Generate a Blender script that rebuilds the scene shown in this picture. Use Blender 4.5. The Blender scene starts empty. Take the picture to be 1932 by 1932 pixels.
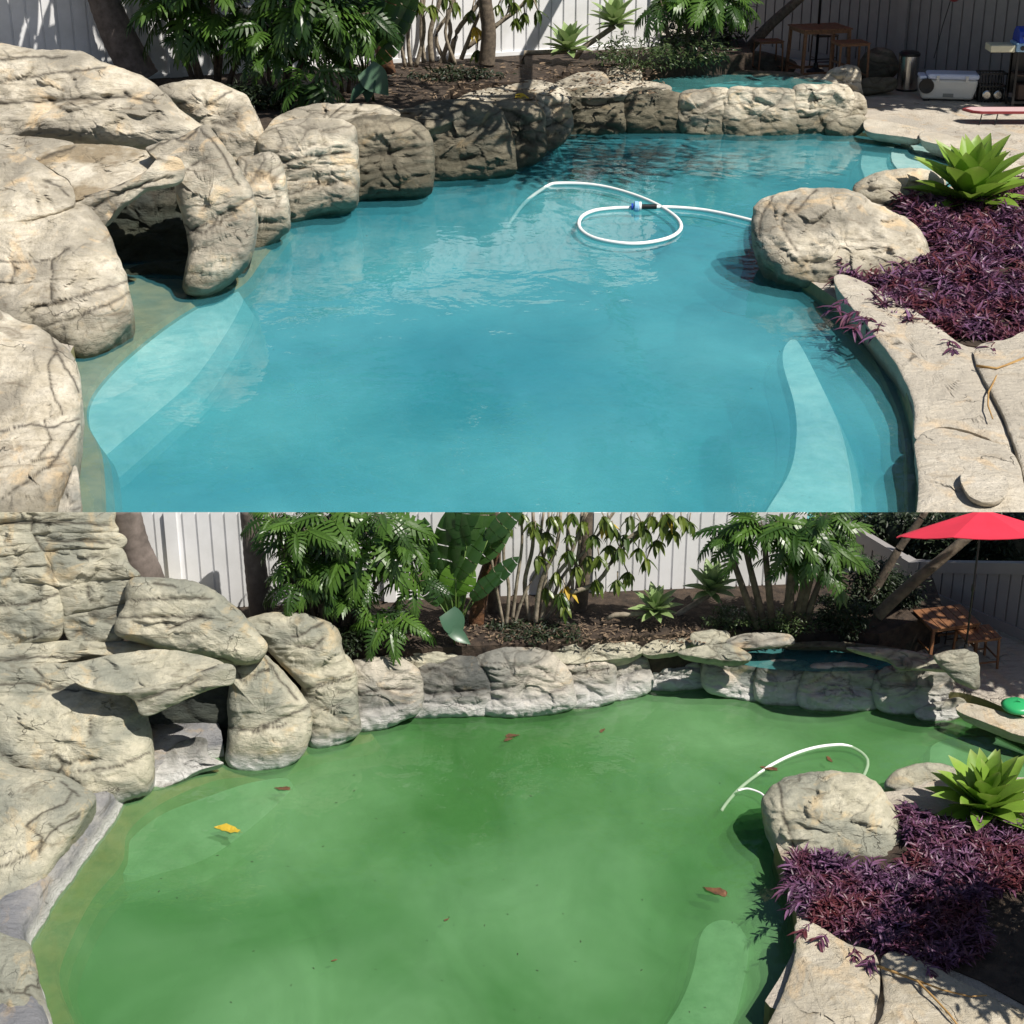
import bpy, bmesh, math, random
import numpy as np
from mathutils import Vector
scene = bpy.context.scene
R_ = math.radians
# ------------------------------------------------------------------ camera, sky, sun, exposure
H = 10.0; PITCH = 24.0; F = 3204.0; W = 1932.0; CX = 966.0; CY = 966.0
cd = bpy.data.cameras.new('camera'); cam = bpy.data.objects.new('camera', cd); scene.collection.objects.link(cam)
cam.location = (0, 0, H); cam.rotation_euler = (R_(90 - PITCH), 0, 0)
cd.sensor_width = 36; cd.lens = 36 * F / W; cd.clip_end = 2000; scene.camera = cam
SUN = Vector((0.47, -0.32, 0.82)).normalized()
elev = math.asin(SUN.z); azi = math.atan2(SUN.x, SUN.y)
world = bpy.data.worlds.new('World'); scene.world = world; world.use_nodes = True
wn = world.node_tree; bg = wn.nodes['Background']
sky = wn.nodes.new('ShaderNodeTexSky'); sky.sky_type = 'NISHITA'; sky.sun_disc = False
sky.sun_elevation = elev; sky.sun_rotation = azi
wn.links.new(sky.outputs[0], bg.inputs[0]); bg.inputs[1].default_value = 0.055
sl = bpy.data.lights.new('sun', 'SUN'); sl.energy = 5.0; sl.angle = R_(0.5); sl.color = (1, 0.95, 0.87)
so = bpy.data.objects.new('sun', sl); scene.collection.objects.link(so)
so.rotation_euler = (-SUN).to_track_quat('-Z', 'Y').to_euler()
scene.view_settings.view_transform = 'Standard'; scene.view_settings.look = 'None'
scene.view_settings.exposure = 0.32; scene.view_settings.gamma = 1
scene.cycles.use_denoising = True
scene.cycles.max_bounces = 8; scene.cycles.transparent_max_bounces = 12
scene.cycles.caustics_reflective = False; scene.cycles.caustics_refractive = False

# ------------------------------------------------------------------ projection helpers (photo measured on a 1932 px grid)
cp, sp_ = math.cos(R_(PITCH)), math.sin(R_(PITCH))
CAM = np.array([0, 0, H])
def ray(x, y):
    u = np.asarray(x, float) - CX; v = np.asarray(y, float) - CY
    return np.stack([u + 0 * v, F * cp - v * sp_ + 0 * u, -F * sp_ - v * cp + 0 * u], -1)
def G(x, y, z=0.0):
    d = ray(x, y); t = (z - H) / d[..., 2:3]; return CAM + d * t
def V(x, y, Y):
    d = ray(x, y); t = Y / d[..., 1:2]; return CAM + d * t
def PL(x, y, p0, n):
    d = ray(x, y); t = ((p0 - CAM) @ n) / (d @ n); return CAM + d * t[..., None]
def PX(p):
    q = p - CAM; dep = q[..., 1] * cp - q[..., 2] * sp_; up = q[..., 1] * sp_ + q[..., 2] * cp
    return CX + F * q[..., 0] / dep, CY - F * up / dep
def SC(Y): return Y / F * 1.05            # metres per grid pixel at depth Y
def rowY(y, z=0.0): return float(G(CX, y, z)[1])

# ------------------------------------------------------------------ numpy noise
_rs = np.random.RandomState(7); _perm = _rs.permutation(4096); _val = _rs.rand(4096) * 2 - 1
def vnoise(p):
    i = np.floor(p).astype(np.int64); f = p - i; f = f * f * (3 - 2 * f); out = 0
    for dx in (0, 1):
        for dy in (0, 1):
            for dz in (0, 1):
                h = _perm[(_perm[(_perm[(i[:, 0] + dx) & 4095] + i[:, 1] + dy) & 4095] + i[:, 2] + dz) & 4095]
                out = out + _val[h] * (f[:, 0] if dx else 1 - f[:, 0]) * (f[:, 1] if dy else 1 - f[:, 1]) * (f[:, 2] if dz else 1 - f[:, 2])
    return out
def fbm(p, o=5):
    a = 1; s = 0; q = p.copy()
    for _ in range(o): s = s + a * vnoise(q); q = q * 2.03 + 17.3; a *= 0.5
    return s

# ------------------------------------------------------------------ materials
def nm(name):
    m = bpy.data.materials.new(name); m.use_nodes = True; nt = m.node_tree; return m, nt, nt.nodes['Principled BSDF']
class NB:
    def __init__(s, nt): s.nt = nt; s.N = nt.nodes; s.L = nt.links
    def n(s, t, **k):
        x = s.N.new(t)
        for a, b in k.items(): setattr(x, a, b)
        return x
    def l(s, a, b): s.L.new(a, b)
    def pos(s, sc=(1, 1, 1)):
        g = s.n('ShaderNodeNewGeometry'); m = s.n('ShaderNodeVectorMath', operation='MULTIPLY'); m.inputs[1].default_value = sc
        s.l(g.outputs['Position'], m.inputs[0]); return m.outputs[0]
    def noise(s, vec, scale, det=6, rough=.6, dist=0):
        x = s.n('ShaderNodeTexNoise'); x.inputs['Scale'].default_value = scale; x.inputs['Detail'].default_value = det
        x.inputs['Roughness'].default_value = rough; x.inputs['Distortion'].default_value = dist; s.l(vec, x.inputs['Vector']); return x.outputs['Fac']
    def ramp(s, f, stops):
        r = s.n('ShaderNodeValToRGB'); e = r.color_ramp.elements
        while len(e) < len(stops): e.new(.5)
        for k, (p, c) in zip(e, stops): k.position = p; k.color = (c[0], c[1], c[2], 1) if hasattr(c, '__len__') else (c, c, c, 1)
        s.l(f, r.inputs[0]); return r.outputs[0]
    def mix(s, f, a, b, mode='MIX'):
        x = s.n('ShaderNodeMix', data_type='RGBA', blend_type=mode)
        for i, v in ((0, f), (6, a), (7, b)):
            if isinstance(v, (int, float)): x.inputs[i].default_value = v
            elif isinstance(v, tuple): x.inputs[i].default_value = (*v, 1) if len(v) == 3 else v
            else: s.l(v, x.inputs[i])
        return x.outputs[2]
    def math(s, op, a, b=0.0, clamp=False):
        x = s.n('ShaderNodeMath', operation=op, use_clamp=clamp)
        for i, v in ((0, a), (1, b)):
            if isinstance(v, (int, float)): x.inputs[i].default_value = v
            else: s.l(v, x.inputs[i])
        return x.outputs[0]
    def bump(s, h, st, dist, bsdf, prev=None):
        b = s.n('ShaderNodeBump'); b.inputs['Strength'].default_value = st; b.inputs['Distance'].default_value = dist
        s.l(h, b.inputs['Height'])
        if prev: s.l(prev, b.inputs['Normal'])
        s.l(b.outputs[0], bsdf.inputs['Normal']); return b.outputs[0]

def rock_mat(name, k, c1, c2, c3, stain=(.20, .17, .12), lime=None, ztop=.25, green=None):
    """k = metres per photo pixel where the rock stands; colours light / mid / grey"""
    m, nt, b = nm(name); n = NB(nt); p = n.pos((1, .8, 1.4)); u = 1 / k
    big = n.noise(p, u / 120, 4, .55); mid = n.noise(p, u / 34, 7, .65, .6); fine = n.noise(p, u / 6, 5, .7)
    lay = n.noise(n.pos((.35, .35, 2.2)), u / 22, 5, .6, .8)
    col = n.mix(n.ramp(mid, [(.36, 0), (.62, 1)]), c2, c1)
    col = n.mix(n.ramp(big, [(.42, 0), (.60, .9)]), col, c3)
    och = n.noise(p, u / 70, 5, .6, 1.0)
    col = n.mix(n.ramp(och, [(.56, 0), (.68, .55)]), col, tuple(x * y for x, y in zip(c1, (1.08, .86, .6))))
    col = n.mix(n.ramp(lay, [(.30, .65), (.42, 0)]), col, stain)
    col = n.mix(n.ramp(fine, [(.30, .45), (.46, 0)]), col, tuple(x * .6 for x in c2))
    # hairline crazing
    v = n.n('ShaderNodeTexVoronoi', feature='DISTANCE_TO_EDGE'); v.inputs['Scale'].default_value = u / 46
    w = n.n('ShaderNodeVectorMath', operation='ADD'); nn = n.n('ShaderNodeTexNoise'); nn.inputs['Scale'].default_value = u / 30; nn.inputs['Detail'].default_value = 5
    sc = n.n('ShaderNodeVectorMath', operation='SCALE'); sc.inputs['Scale'].default_value = 42 * k
    n.l(p, nn.inputs['Vector']); n.l(nn.outputs['Color'], sc.inputs[0]); n.l(p, w.inputs[0]); n.l(sc.outputs[0], w.inputs[1]); n.l(w.outputs[0], v.inputs['Vector'])
    hair = n.ramp(v.outputs['Distance'], [(.0, 1), (.018, 0)])
    gate = n.ramp(n.noise(p, u / 80, 2), [(.56, 0), (.64, 1)])
    hg = n.math('MULTIPLY', hair, gate)
    col = n.mix(n.math('MULTIPLY', hg, .6), col, tuple(x * .45 for x in stain))
    at = n.n('ShaderNodeAttribute', attribute_name='crack')
    col = n.mix(n.math('MULTIPLY', at.outputs['Fac'], .85), col, (.045, .037, .028))
    # waterline: damp dark stain, then lime
    g = n.n('ShaderNodeNewGeometry'); s = n.n('ShaderNodeSeparateXYZ'); n.l(g.outputs['Position'], s.inputs[0])
    zz = n.math('ADD', s.outputs['Z'], n.math('MULTIPLY', n.math('SUBTRACT', n.noise(n.pos((1.6, 1.6, .5)), u / 26, 5), .5), ztop * 1.3))
    damp = n.ramp(n.math('DIVIDE', zz, ztop * 3), [(.0, .85), (.42, .6), (1, 0)])
    col = n.mix(damp, col, green or (.13, .115, .08))
    if lime:
        band = n.ramp(n.math('DIVIDE', zz, lime), [(.0, .35), (.12, 1), (.45, .7), (1, 0)])
        col = n.mix(band, col, (.66, .65, .62))
    n.l(col, b.inputs['Base Color']); b.inputs['Roughness'].default_value = .85; b.inputs['Specular IOR Level'].default_value = .25
    streak = n.noise(n.pos((.5, 1.2, 1.8)), u / 12, 8, .7, .4)
    h = n.math('ADD', n.math('MULTIPLY', streak, 1.0), n.math('MULTIPLY', fine, .35))
    h = n.math('SUBTRACT', h, n.math('MULTIPLY', hg, .5))
    pit = n.noise(p, u / 2.6, 3, .8); h = n.math('ADD', h, n.math('MULTIPLY', pit, .22))
    n.bump(h, 1.0, 7.0 * k, b)
    return m
kA, kB = .012, .0058
M = {}
M['rockA'] = rock_mat('weathered_rock', kA, (.76, .69, .56), (.50, .44, .33), (.31, .28, .225), (.15, .115, .075), None, .28, (.10, .095, .06))
M['rockB'] = rock_mat('grey_rock', kB, (.60, .56, .43), (.42, .395, .295), (.27, .275, .225), (.15, .13, .09), .22, .10)
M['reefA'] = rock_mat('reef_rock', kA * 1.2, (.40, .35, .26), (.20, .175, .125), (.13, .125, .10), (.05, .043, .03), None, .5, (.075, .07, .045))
M['reefB'] = rock_mat('pale_reef_rock', kB, (.62, .56, .46), (.40, .37, .30), (.23, .23, .205), (.10, .088, .07), .34, .10)
M['reefA2'] = rock_mat('shade_dark_reef_rock', kB, (.30, .285, .24), (.17, .165, .145), (.09, .095, .09), (.05, .045, .035), .30, .10)  # reef rock with deep shade painted into its colour
M['deckA'] = rock_mat('pale_coping', kA, (.66, .60, .50), (.56, .50, .40), (.50, .45, .37), (.40, .33, .24), None, .08)
M['deckB'] = rock_mat('tan_coping', kB, (.62, .56, .45), (.50, .43, .31), (.42, .38, .30), (.34, .27, .17), None, .05)
def simple(name, c1, c2=None, scale=3, rough=.7, bump=0, metal=0, bd=.01, spec=.4, det=6):
    m, nt, b = nm(name); n = NB(nt)
    if c2:
        f = n.noise(n.pos(), scale, det, .65); n.l(n.mix(n.ramp(f, [(.35, 0), (.65, 1)]), c1, c2), b.inputs['Base Color'])
        if bump: n.bump(f, bump, bd, b)
    else: b.inputs['Base Color'].default_value = (*c1, 1)
    b.inputs['Roughness'].default_value = rough; b.inputs['Metallic'].default_value = metal; b.inputs['Specular IOR Level'].default_value = spec
    return m
def leafmat(name, dark, light, trans=.3, rough=.35, tip=None, spec=.5):
    m, nt, b = nm(name); n = NB(nt)
    at = n.n('ShaderNodeAttribute', attribute_name='var')
    c = n.mix(at.outputs['Fac'], dark, light)
    c = n.mix(n.math('MULTIPLY', n.noise(n.pos(), 30, 3), .35), c, tuple(x * .5 for x in dark))
    if tip:
        t = n.n('ShaderNodeAttribute', attribute_name='tip'); c = n.mix(t.outputs['Fac'], c, tip)
    n.l(c, b.inputs['Base Color']); b.inputs['Roughness'].default_value = rough; b.inputs['Specular IOR Level'].default_value = spec
    tr = n.n('ShaderNodeBsdfTranslucent'); n.l(n.mix(.5, c, light, 'MIX'), tr.inputs[0])
    mx = n.n('ShaderNodeMixShader'); mx.inputs[0].default_value = trans
    o = nt.nodes['Material Output']; n.l(b.outputs[0], mx.inputs[1]); n.l(tr.outputs[0], mx.inputs[2]); n.l(mx.outputs[0], o.inputs[0])
    return m
M['philo'] = leafmat('split_leaf', (.025, .065, .012), (.10, .20, .03), .3)
M['paddle'] = leafmat('paddle_leaf', (.02, .06, .02), (.13, .27, .03), .35)
M['elephant'] = leafmat('blue_green_leaf', (.05, .12, .07), (.11, .2, .12), .2)
M['agave'] = leafmat('agave_leaf', (.13, .27, .035), (.32, .48, .07), .25, .45, tip=(.36, .42, .14))
M['agave_pale'] = leafmat('pale_agave_leaf', (.16, .28, .10), (.36, .46, .18), .25, .5, tip=(.42, .48, .24))
M['umbl'] = leafmat('drooping_leaf', (.04, .085, .015), (.17, .22, .03), .35)
M['yellow'] = leafmat('yellow_leaf', (.55, .36, .03), (.75, .55, .06), .3, .5)
M['purple'] = leafmat('purple_leaf', (.045, .016, .038), (.25, .12, .24), .12, .42, spec=.35)
_nb = NB(M['purple'].node_tree); _b = M['purple'].node_tree.nodes['Principled BSDF']; _c = _b.inputs['Base Color'].links[0].from_socket
_nb.l(_nb.mix(_nb.ramp(_nb.noise(_nb.pos(), 1.6, 4), [(.42, 0), (.6, .8)]), _c, (.11, .022, .018)), _b.inputs['Base Color'])
M['small'] = leafmat('small_leaf', (.03, .055, .018), (.12, .17, .06), .25)
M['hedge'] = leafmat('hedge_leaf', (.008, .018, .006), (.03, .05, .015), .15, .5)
M['bark'] = simple('bark', (.16, .125, .09), (.07, .055, .042), 9, .9, .8, bd=.03)
M['palebark'] = simple('pale_stem', (.34, .29, .22), (.15, .12, .085), 11, .85, .6, bd=.02)
M['drybark'] = simple('dry_brown_trunk', (.17, .075, .03), (.05, .028, .018), 12, .8, .9, bd=.04)
M['palm'] = simple('palm_bark', (.19, .155, .135), (.10, .082, .07), 5, .9, .5, bd=.02)
M['soil'] = simple('soil', (.075, .052, .036), (.022, .016, .012), 7, .95, .9, bd=.06, det=10)
M['litter'] = simple('dry_leaf_litter', (.24, .17, .11), (.08, .055, .035), 30, .9)
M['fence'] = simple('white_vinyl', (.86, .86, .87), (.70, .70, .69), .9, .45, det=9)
M['fence_shade'] = simple('shade_grey_vinyl', (.30, .28, .27), (.25, .235, .23), 1.3, .55)  # the white vinyl again, its shade painted in as grey
M['wood'] = simple('reddish_wood', (.25, .115, .05), (.15, .065, .03), 14, .6, .3, bd=.01)
M['darkwood'] = simple('dark_wood', (.06, .035, .022), (.035, .02, .015), 14, .6)
M['ledgeA'] = rock_mat('damp_stained_ledge', kA * .8, (.72, .66, .54), (.60, .54, .43), (.27, .21, .13), (.20, .15, .09), None, .28)
M['cave'] = rock_mat('wet_shade_tinted_rock', kA, (.11, .10, .075), (.055, .06, .045), (.05, .055, .05), (.03, .03, .022), None, .5, (.03, .04, .025))  # wet rock, with the overhang's shade painted into its dark colour
M['caveB'] = rock_mat('wet_shade_tinted_stone', kB, (.10, .10, .08), (.06, .065, .055), (.05, .055, .05), (.03, .03, .022), None, .2, (.03, .04, .03))  # green pool cave: wet stone, cave shade painted in as well
M['white'] = simple('white_plastic', (.72, .70, .64), (.66, .64, .58), 2, .4)
M['lid'] = simple('bluish_lid', (.62, .68, .84), (.56, .62, .8), 2, .35)
M['black'] = simple('black_plastic', (.012, .012, .013), None, rough=.4)
M['steel'] = simple('brushed_steel', (.55, .54, .52), None, rough=.22, metal=1)
M['blue'] = simple('blue_enamel', (.02, .06, .42), None, rough=.25)
M['lblue'] = simple('light_blue_plastic', (.30, .50, .72), None, rough=.3)
M['cream'] = simple('cream_panel', (.62, .60, .44), None, rough=.4)
M['red'] = simple('red_canvas', (.72, .035, .07), (.64, .03, .06), 3, .75)
M['maroon'] = simple('maroon_rim', (.22, .03, .035), None, rough=.5)
M['pinkish'] = simple('pink_tray', (.55, .38, .38), None, rough=.6)
M['hose'] = simple('white_hose', (.85, .86, .84), None, rough=.35)
M['green'] = simple('green_plastic', (.03, .35, .12), None, rough=.35)
M['twig'] = simple('dry_twig', (.42, .26, .09), (.3, .17, .06), 8, .7)
M['brownleaf'] = simple('brown_dead_leaf', (.17, .08, .035), (.07, .035, .02), 10, .6)
M['dark'] = simple('dark_speck', (.02, .02, .012), None, rough=.7)
M['plasterA'] = simple('pool_plaster', (.08, .42, .47), (.10, .47, .52), .5, .8)
M['floorB'] = simple('algae_floor', (.04, .21, .07), (.06, .26, .08), .8, .8)
M['shelfA'] = simple('pale_plaster', (.66, .84, .80), (.46, .68, .66), 3.5, .8, .4, bd=.05, det=10)
M['shelfB'] = simple('pale_green_plaster', (.38, .56, .46), (.24, .40, .31), 5, .8, .3, bd=.05, det=10)
M['slopeA'] = simple('mid_plaster', (.10, .42, .44), (.07, .36, .38), 1.4, .8, det=9)
M['slopeB'] = simple('mid_green_plaster', (.12, .33, .17), (.09, .27, .12), 1.4, .8, det=9)
M['brinkA'] = simple('brown_submerged_stone', (.27, .24, .12), (.17, .17, .09), 2.2, .8, .4, bd=.03, det=9)
M['brinkB'] = simple('brown_green_submerged_stone', (.25, .20, .08), (.13, .13, .05), 4, .8, .4, bd=.03, det=9)
def water_mat(name, body, body2, opac, sc, tint, rip=.25, spec=True):
    m, nt, b = nm(name); n = NB(nt); b.inputs['Roughness'].default_value = .9; b.inputs['Specular IOR Level'].default_value = 0
    f = n.noise(n.pos(), .35 * sc, 5, .6, .5); n.l(n.mix(n.ramp(f, [(.35, 0), (.68, 1)]), body, body2), b.inputs['Base Color'])
    tr = n.n('ShaderNodeBsdfTransparent'); tr.inputs[0].default_value = (*tint, 1)
    mx = n.n('ShaderNodeMixShader'); n.l(n.math('MULTIPLY', n.ramp(n.noise(n.pos((1, .6, 1)), .9 * sc, 6, .62, .9), [(.3, .72), (.7, 1.35)]), opac), mx.inputs[0]); n.l(tr.outputs[0], mx.inputs[1]); n.l(b.outputs[0], mx.inputs[2])
    if not spec: n.l(mx.outputs[0], nt.nodes['Material Output'].inputs[0]); return m
    gl = n.n('ShaderNodeBsdfGlossy'); gl.inputs['Roughness'].default_value = .015
    h = n.math('ADD', n.noise(n.pos((1, .8, 1)), 1.3 * sc, 3, .5, .4), n.math('MULTIPLY', n.noise(n.pos(), 5 * sc, 3, .6), .12))
    bp = n.n('ShaderNodeBump'); bp.inputs['Strength'].default_value = rip; bp.inputs['Distance'].default_value = .12 / sc; n.l(h, bp.inputs['Height'])
    n.l(bp.outputs[0], gl.inputs['Normal'])
    fr = n.n('ShaderNodeFresnel'); fr.inputs[0].default_value = 1.45; n.l(bp.outputs[0], fr.inputs['Normal'])
    m2 = n.n('ShaderNodeMixShader'); n.l(fr.outputs[0], m2.inputs[0]); n.l(mx.outputs[0], m2.inputs[1]); n.l(gl.outputs[0], m2.inputs[2])
    n.l(m2.outputs[0], nt.nodes['Material Output'].inputs[0]); return m
M['waterA'] = water_mat('turquoise_water', (.065, .36, .45), (.15, .55, .61), .17, .55, (.95, 1, 1), .17)
M['sliceA'] = water_mat('turquoise_depth', (.06, .35, .44), (.145, .54, .61), .36, .55, (.90, 1, 1), spec=False)
M['waterB'] = water_mat('algae_green_water', (.085, .24, .075), (.20, .41, .19), .38, 1.0, (.93, 1, .9), .42)
M['sliceB'] = water_mat('algae_depth', (.075, .23, .065), (.19, .40, .18), .38, 1.0, (.9, 1, .88), spec=False)
M['waterS'] = water_mat('spa_water', (.07, .26, .26), (.09, .30, .30), .5, 1.0, (.9, 1, 1), .3)

# ------------------------------------------------------------------ object helpers
def tagit(o, label=None, cat=None, group=None, kind=None):
    for k, v in (('label', label), ('category', cat), ('group', group), ('kind', kind)):
        if v: o[k] = v
    return o
def link(name, me, mat, parent=None, loc=None):
    o = bpy.data.objects.new(name, me); scene.collection.objects.link(o)
    if mat: me.materials.append(M[mat] if isinstance(mat, str) else mat)
    if parent: o.parent = parent
    if loc is not None: o.location = loc
    return o
def empty(name, loc, label, cat, group=None, rz=0, s=1):
    o = bpy.data.objects.new(name, None); scene.collection.objects.link(o); o.location = loc; o.rotation_euler = (0, 0, rz); o.scale = (s, s, s)
    o.empty_display_size = .2
    return tagit(o, label, cat, group)
class Acc:
    """collects geometry of ONE mesh"""
    def __init__(s): s.v = []; s.q = []; s.n = 0; s.var = []; s.tip = []
    def add(s, v, f, var=0.0, tip=None):
        v = np.asarray(v, float); s.v.append(v)
        for a in f: s.q.append(tuple(int(i) + s.n for i in a))
        s.n += len(v); s.var.append(np.full(len(v), var)); s.tip.append(np.zeros(len(v)) if tip is None else tip)
    def build(s, name, mat, parent=None, loc=(0, 0, 0), smooth=False, attrs=False):
        me = bpy.data.meshes.new(name); v = np.concatenate(s.v) - np.asarray(loc, float)
        me.from_pydata(v.tolist(), [], s.q)
        if attrs:
            for nme, dat in (('var', s.var), ('tip', s.tip)):
                a = me.attributes.new(nme, 'FLOAT', 'POINT'); a.data.foreach_set('value', np.concatenate(dat).astype(np.float32))
        if smooth: me.polygons.foreach_set('use_smooth', [True] * len(me.polygons))
        me.update(); return link(name, me, mat, parent, loc if parent is None else (np.asarray(loc) if np.any(loc) else None))
    def box(s, lo, hi, rz=0, c=None):
        lo = np.array(lo, float); hi = np.array(hi, float)
        v = np.array([[(lo, hi)[a][0], (lo, hi)[b][1], (lo, hi)[d][2]] for a in (0, 1) for b in (0, 1) for d in (0, 1)])
        if rz:
            c0 = np.array(c if c is not None else (lo + hi) / 2); R = np.array([[math.cos(rz), -math.sin(rz), 0], [math.sin(rz), math.cos(rz), 0], [0, 0, 1]]); v = (v - c0) @ R.T + c0
        s.add(v, [(0, 1, 3, 2), (4, 6, 7, 5), (0, 4, 5, 1), (2, 3, 7, 6), (0, 2, 6, 4), (1, 5, 7, 3)])
    def tube(s, pts, rad, k=10, var=0.0):
        pts = [np.array(p, float) for p in pts]; rad = rad if hasattr(rad, '__len__') else [rad] * len(pts); vs = []; fs = []
        for i, p in enumerate(pts):
            t = pts[min(i + 1, len(pts) - 1)] - pts[max(i - 1, 0)]; t /= np.linalg.norm(t) + 1e-9
            ref = np.array([0, 0, 1.]) if abs(t[2]) < .9 else np.array([1., 0, 0])
            a = np.cross(t, ref); a /= np.linalg.norm(a); b = np.cross(t, a)
            for j in range(k):
                an = 2 * math.pi * j / k; vs.append(p + rad[i] * (math.cos(an) * a + math.sin(an) * b))
        for i in range(len(pts) - 1):
            for j in range(k): fs.append((i * k + j, i * k + (j + 1) % k, (i + 1) * k + (j + 1) % k, (i + 1) * k + j))
        fs.append(tuple(range(k - 1, -1, -1))); fs.append(tuple(range((len(pts) - 1) * k, len(pts) * k)))
        s.add(vs, fs, var)
    def lathe(s, prof, c, k=32):
        vs = []; fs = []
        for r, z in prof:
            for j in range(k): an = 2 * math.pi * j / k; vs.append((c[0] + r * math.cos(an), c[1] + r * math.sin(an), c[2] + z))
        for i in range(len(prof) - 1):
            for j in range(k): fs.append((i * k + j, i * k + (j + 1) % k, (i + 1) * k + (j + 1) % k, (i + 1) * k + j))
        fs.append(tuple(range(k - 1, -1, -1))); fs.append(tuple(range((len(prof) - 1) * k, len(prof) * k)))
        s.add(vs, fs)
def bevel(o, w, seg=2):
    m = o.modifiers.new('bevel', 'BEVEL'); m.width = w; m.segments = seg; m.limit_method = 'ANGLE'; return o
def crom(P, closed=True, step=4.0):
    P = [np.array(p, float) for p in P]; n = len(P); out = []
    for i in range(n if closed else n - 1):
        p0, p1, p2, p3 = (P[(i - 1) % n], P[i], P[(i + 1) % n], P[(i + 2) % n]) if closed else (P[max(i - 1, 0)], P[i], P[i + 1], P[min(i + 2, n - 1)])
        L = np.linalg.norm(p2 - p1); k = max(1, int(round(L / step)))
        for j in range(k):
            t = j / k
            out.append(.5 * ((2 * p1) + (-p0 + p2) * t + (2 * p0 - 5 * p1 + 4 * p2 - p3) * t * t + (-p0 + 3 * p1 - 3 * p2 + p3) * t ** 3))
    if not closed: out.append(P[-1])
    return np.array(out)
def segdist(X, Yy, line):
    best = np.full(X.shape, 1e9)
    for (a, b) in zip(line[:-1], line[1:]):
        ax, ay = a; bx, by = b; dx, dy = bx - ax, by - ay; L = dx * dx + dy * dy + 1e-9
        t = np.clip(((X - ax) * dx + (Yy - ay) * dy) / L, 0, 1)
        best = np.minimum(best, np.hypot(X - ax - t * dx, Yy - ay - t * dy))
    return best
_rk = [0]
def rock(name, poly, label, mat, cat='boulder', lean=45, base=None, Y=None, z=0.0, T=.34, B=.5, p=3.3, amp=1.0,
         cracks=(), auto=90, group=None, step=3.2, kind=None, drop=None, sink=0):
    """a solid boulder: traced outline set at its own distance, swollen to real thickness, with ledges, dents and cracks"""
    _rk[0] += 1; rs = np.random.RandomState(_rk[0] * 13 + 5)
    poly = np.array(poly, float); base = poly[:, 1].max() if base is None else base
    if sink: low = poly[:, 1] > poly[:, 1].max() - .32 * np.ptp(poly[:, 1]); poly[low, 1] += sink
    if lean < 80: poly = poly.mean(0) + (poly - poly.mean(0)) * (1.035, 1.025)
    bd = crom(poly, True, step); N = len(bd)
    xc = poly[:, 0].mean()
    p0 = V(xc, base, Y) if Y else G(xc, base, z)
    a = R_(lean); nrm = np.array([0, -math.cos(a), math.sin(a)])
    x0, y0 = bd[:, 0], bd[:, 1]; x1, y1 = np.roll(x0, -1), np.roll(y0, -1); cr = x0 * y1 - x1 * y0; A = cr.sum() / 2
    cen = np.array([((x0 + x1) * cr).sum() / (6 * A), ((y0 + y1) * cr).sum() / (6 * A)])
    dim = math.sqrt(abs(A)); sz = SC(p0[1]); Tm = T * dim * sz; Bm = B * dim * sz
    nR = max(8, int(dim * .56 / step)); rf = np.sin(np.linspace(0, math.pi / 2, nR + 1))[1:]; rb = np.sin(np.linspace(math.pi / 2, 0, 7))[1:-1]
    bd = bd + (fbm(np.c_[bd / 14.0, np.full(N, _rk[0] * 3.7)], 3) * (1.6 * amp))[:, None] * (bd - cen) / (np.linalg.norm(bd - cen, axis=1)[:, None] + 1e-6)
    P2 = np.concatenate([cen[None]] + [cen + r * (bd - cen) for r in rf] + [cen + r * (bd - cen) for r in rb] + [cen[None]])
    rr = np.concatenate([[0]] + [np.full(N, r) for r in rf] + [np.full(N, r) for r in rb] + [[0]])
    front = np.arange(len(P2)) <= nR * N
    Q = PL(P2[:, 0], P2[:, 1], p0, nrm)
    h = np.clip(1 - rr ** p, 0, 1) ** .5
    # auto cracks: warped cells, long sideways
    wx = P2[:, 0] + 16 * fbm(np.c_[P2 / 45.0, np.full(len(P2), 3.1 + _rk[0])], 3); wy = P2[:, 1] + 9 * fbm(np.c_[P2 / 40.0, np.full(len(P2), 9.1 + _rk[0])], 3)
    crack = np.zeros(len(P2)); groove = np.zeros(len(P2)); cellh = np.zeros(len(P2))
    if auto:
        w_, h_ = np.ptp(poly[:, 0]) + 2 * auto, np.ptp(poly[:, 1]) + 2 * auto
        ns = max(3, int(w_ * h_ / (auto * auto * .55)))
        sx = poly[:, 0].min() - auto + rs.rand(ns) * w_; sy = poly[:, 1].min() - auto + rs.rand(ns) * h_
        D = np.hypot((wx[:, None] - sx) * .72, (wy[:, None] - sy) * 1.5); ix = np.argsort(D, axis=1)[:, :2]
        d1 = np.take_along_axis(D, ix[:, :1], 1)[:, 0]; d2 = np.take_along_axis(D, ix[:, 1:2], 1)[:, 0]; e = d2 - d1
        groove += np.exp(-(e / 7.0) ** 2) * .8; crack = np.maximum(crack, np.exp(-(e / 2.6) ** 2) * (.65 + .3 * vnoise(np.c_[P2 / 30.0, np.full(len(P2), .5)])))
        cellh = (rs.rand(ns) * 2 - 1)[ix[:, 0]] * (1 - np.exp(-(e / 10) ** 2))
    jx = P2[:, 0] + 2.5 * fbm(np.c_[P2 / 12.0, np.full(len(P2), 1.1)], 3); jy = P2[:, 1] + 2.5 * fbm(np.c_[P2 / 12.0, np.full(len(P2), 5.1)], 3)
    for ln in cracks:
        d = segdist(jx, jy, ln); groove += np.exp(-(d / 6.0) ** 2) * 1.5; crack = np.maximum(crack, np.exp(-(d / 2.4) ** 2))
    q = np.c_[P2, (_rk[0] * 41.0) + 0 * P2[:, 0]]
    n1 = fbm(q / np.array([70, 48, 1.]), 4); n2 = fbm(q / np.array([22, 12, 1.]), 5); led = fbm(q / np.array([160, 20, 1.]), 3)
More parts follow.
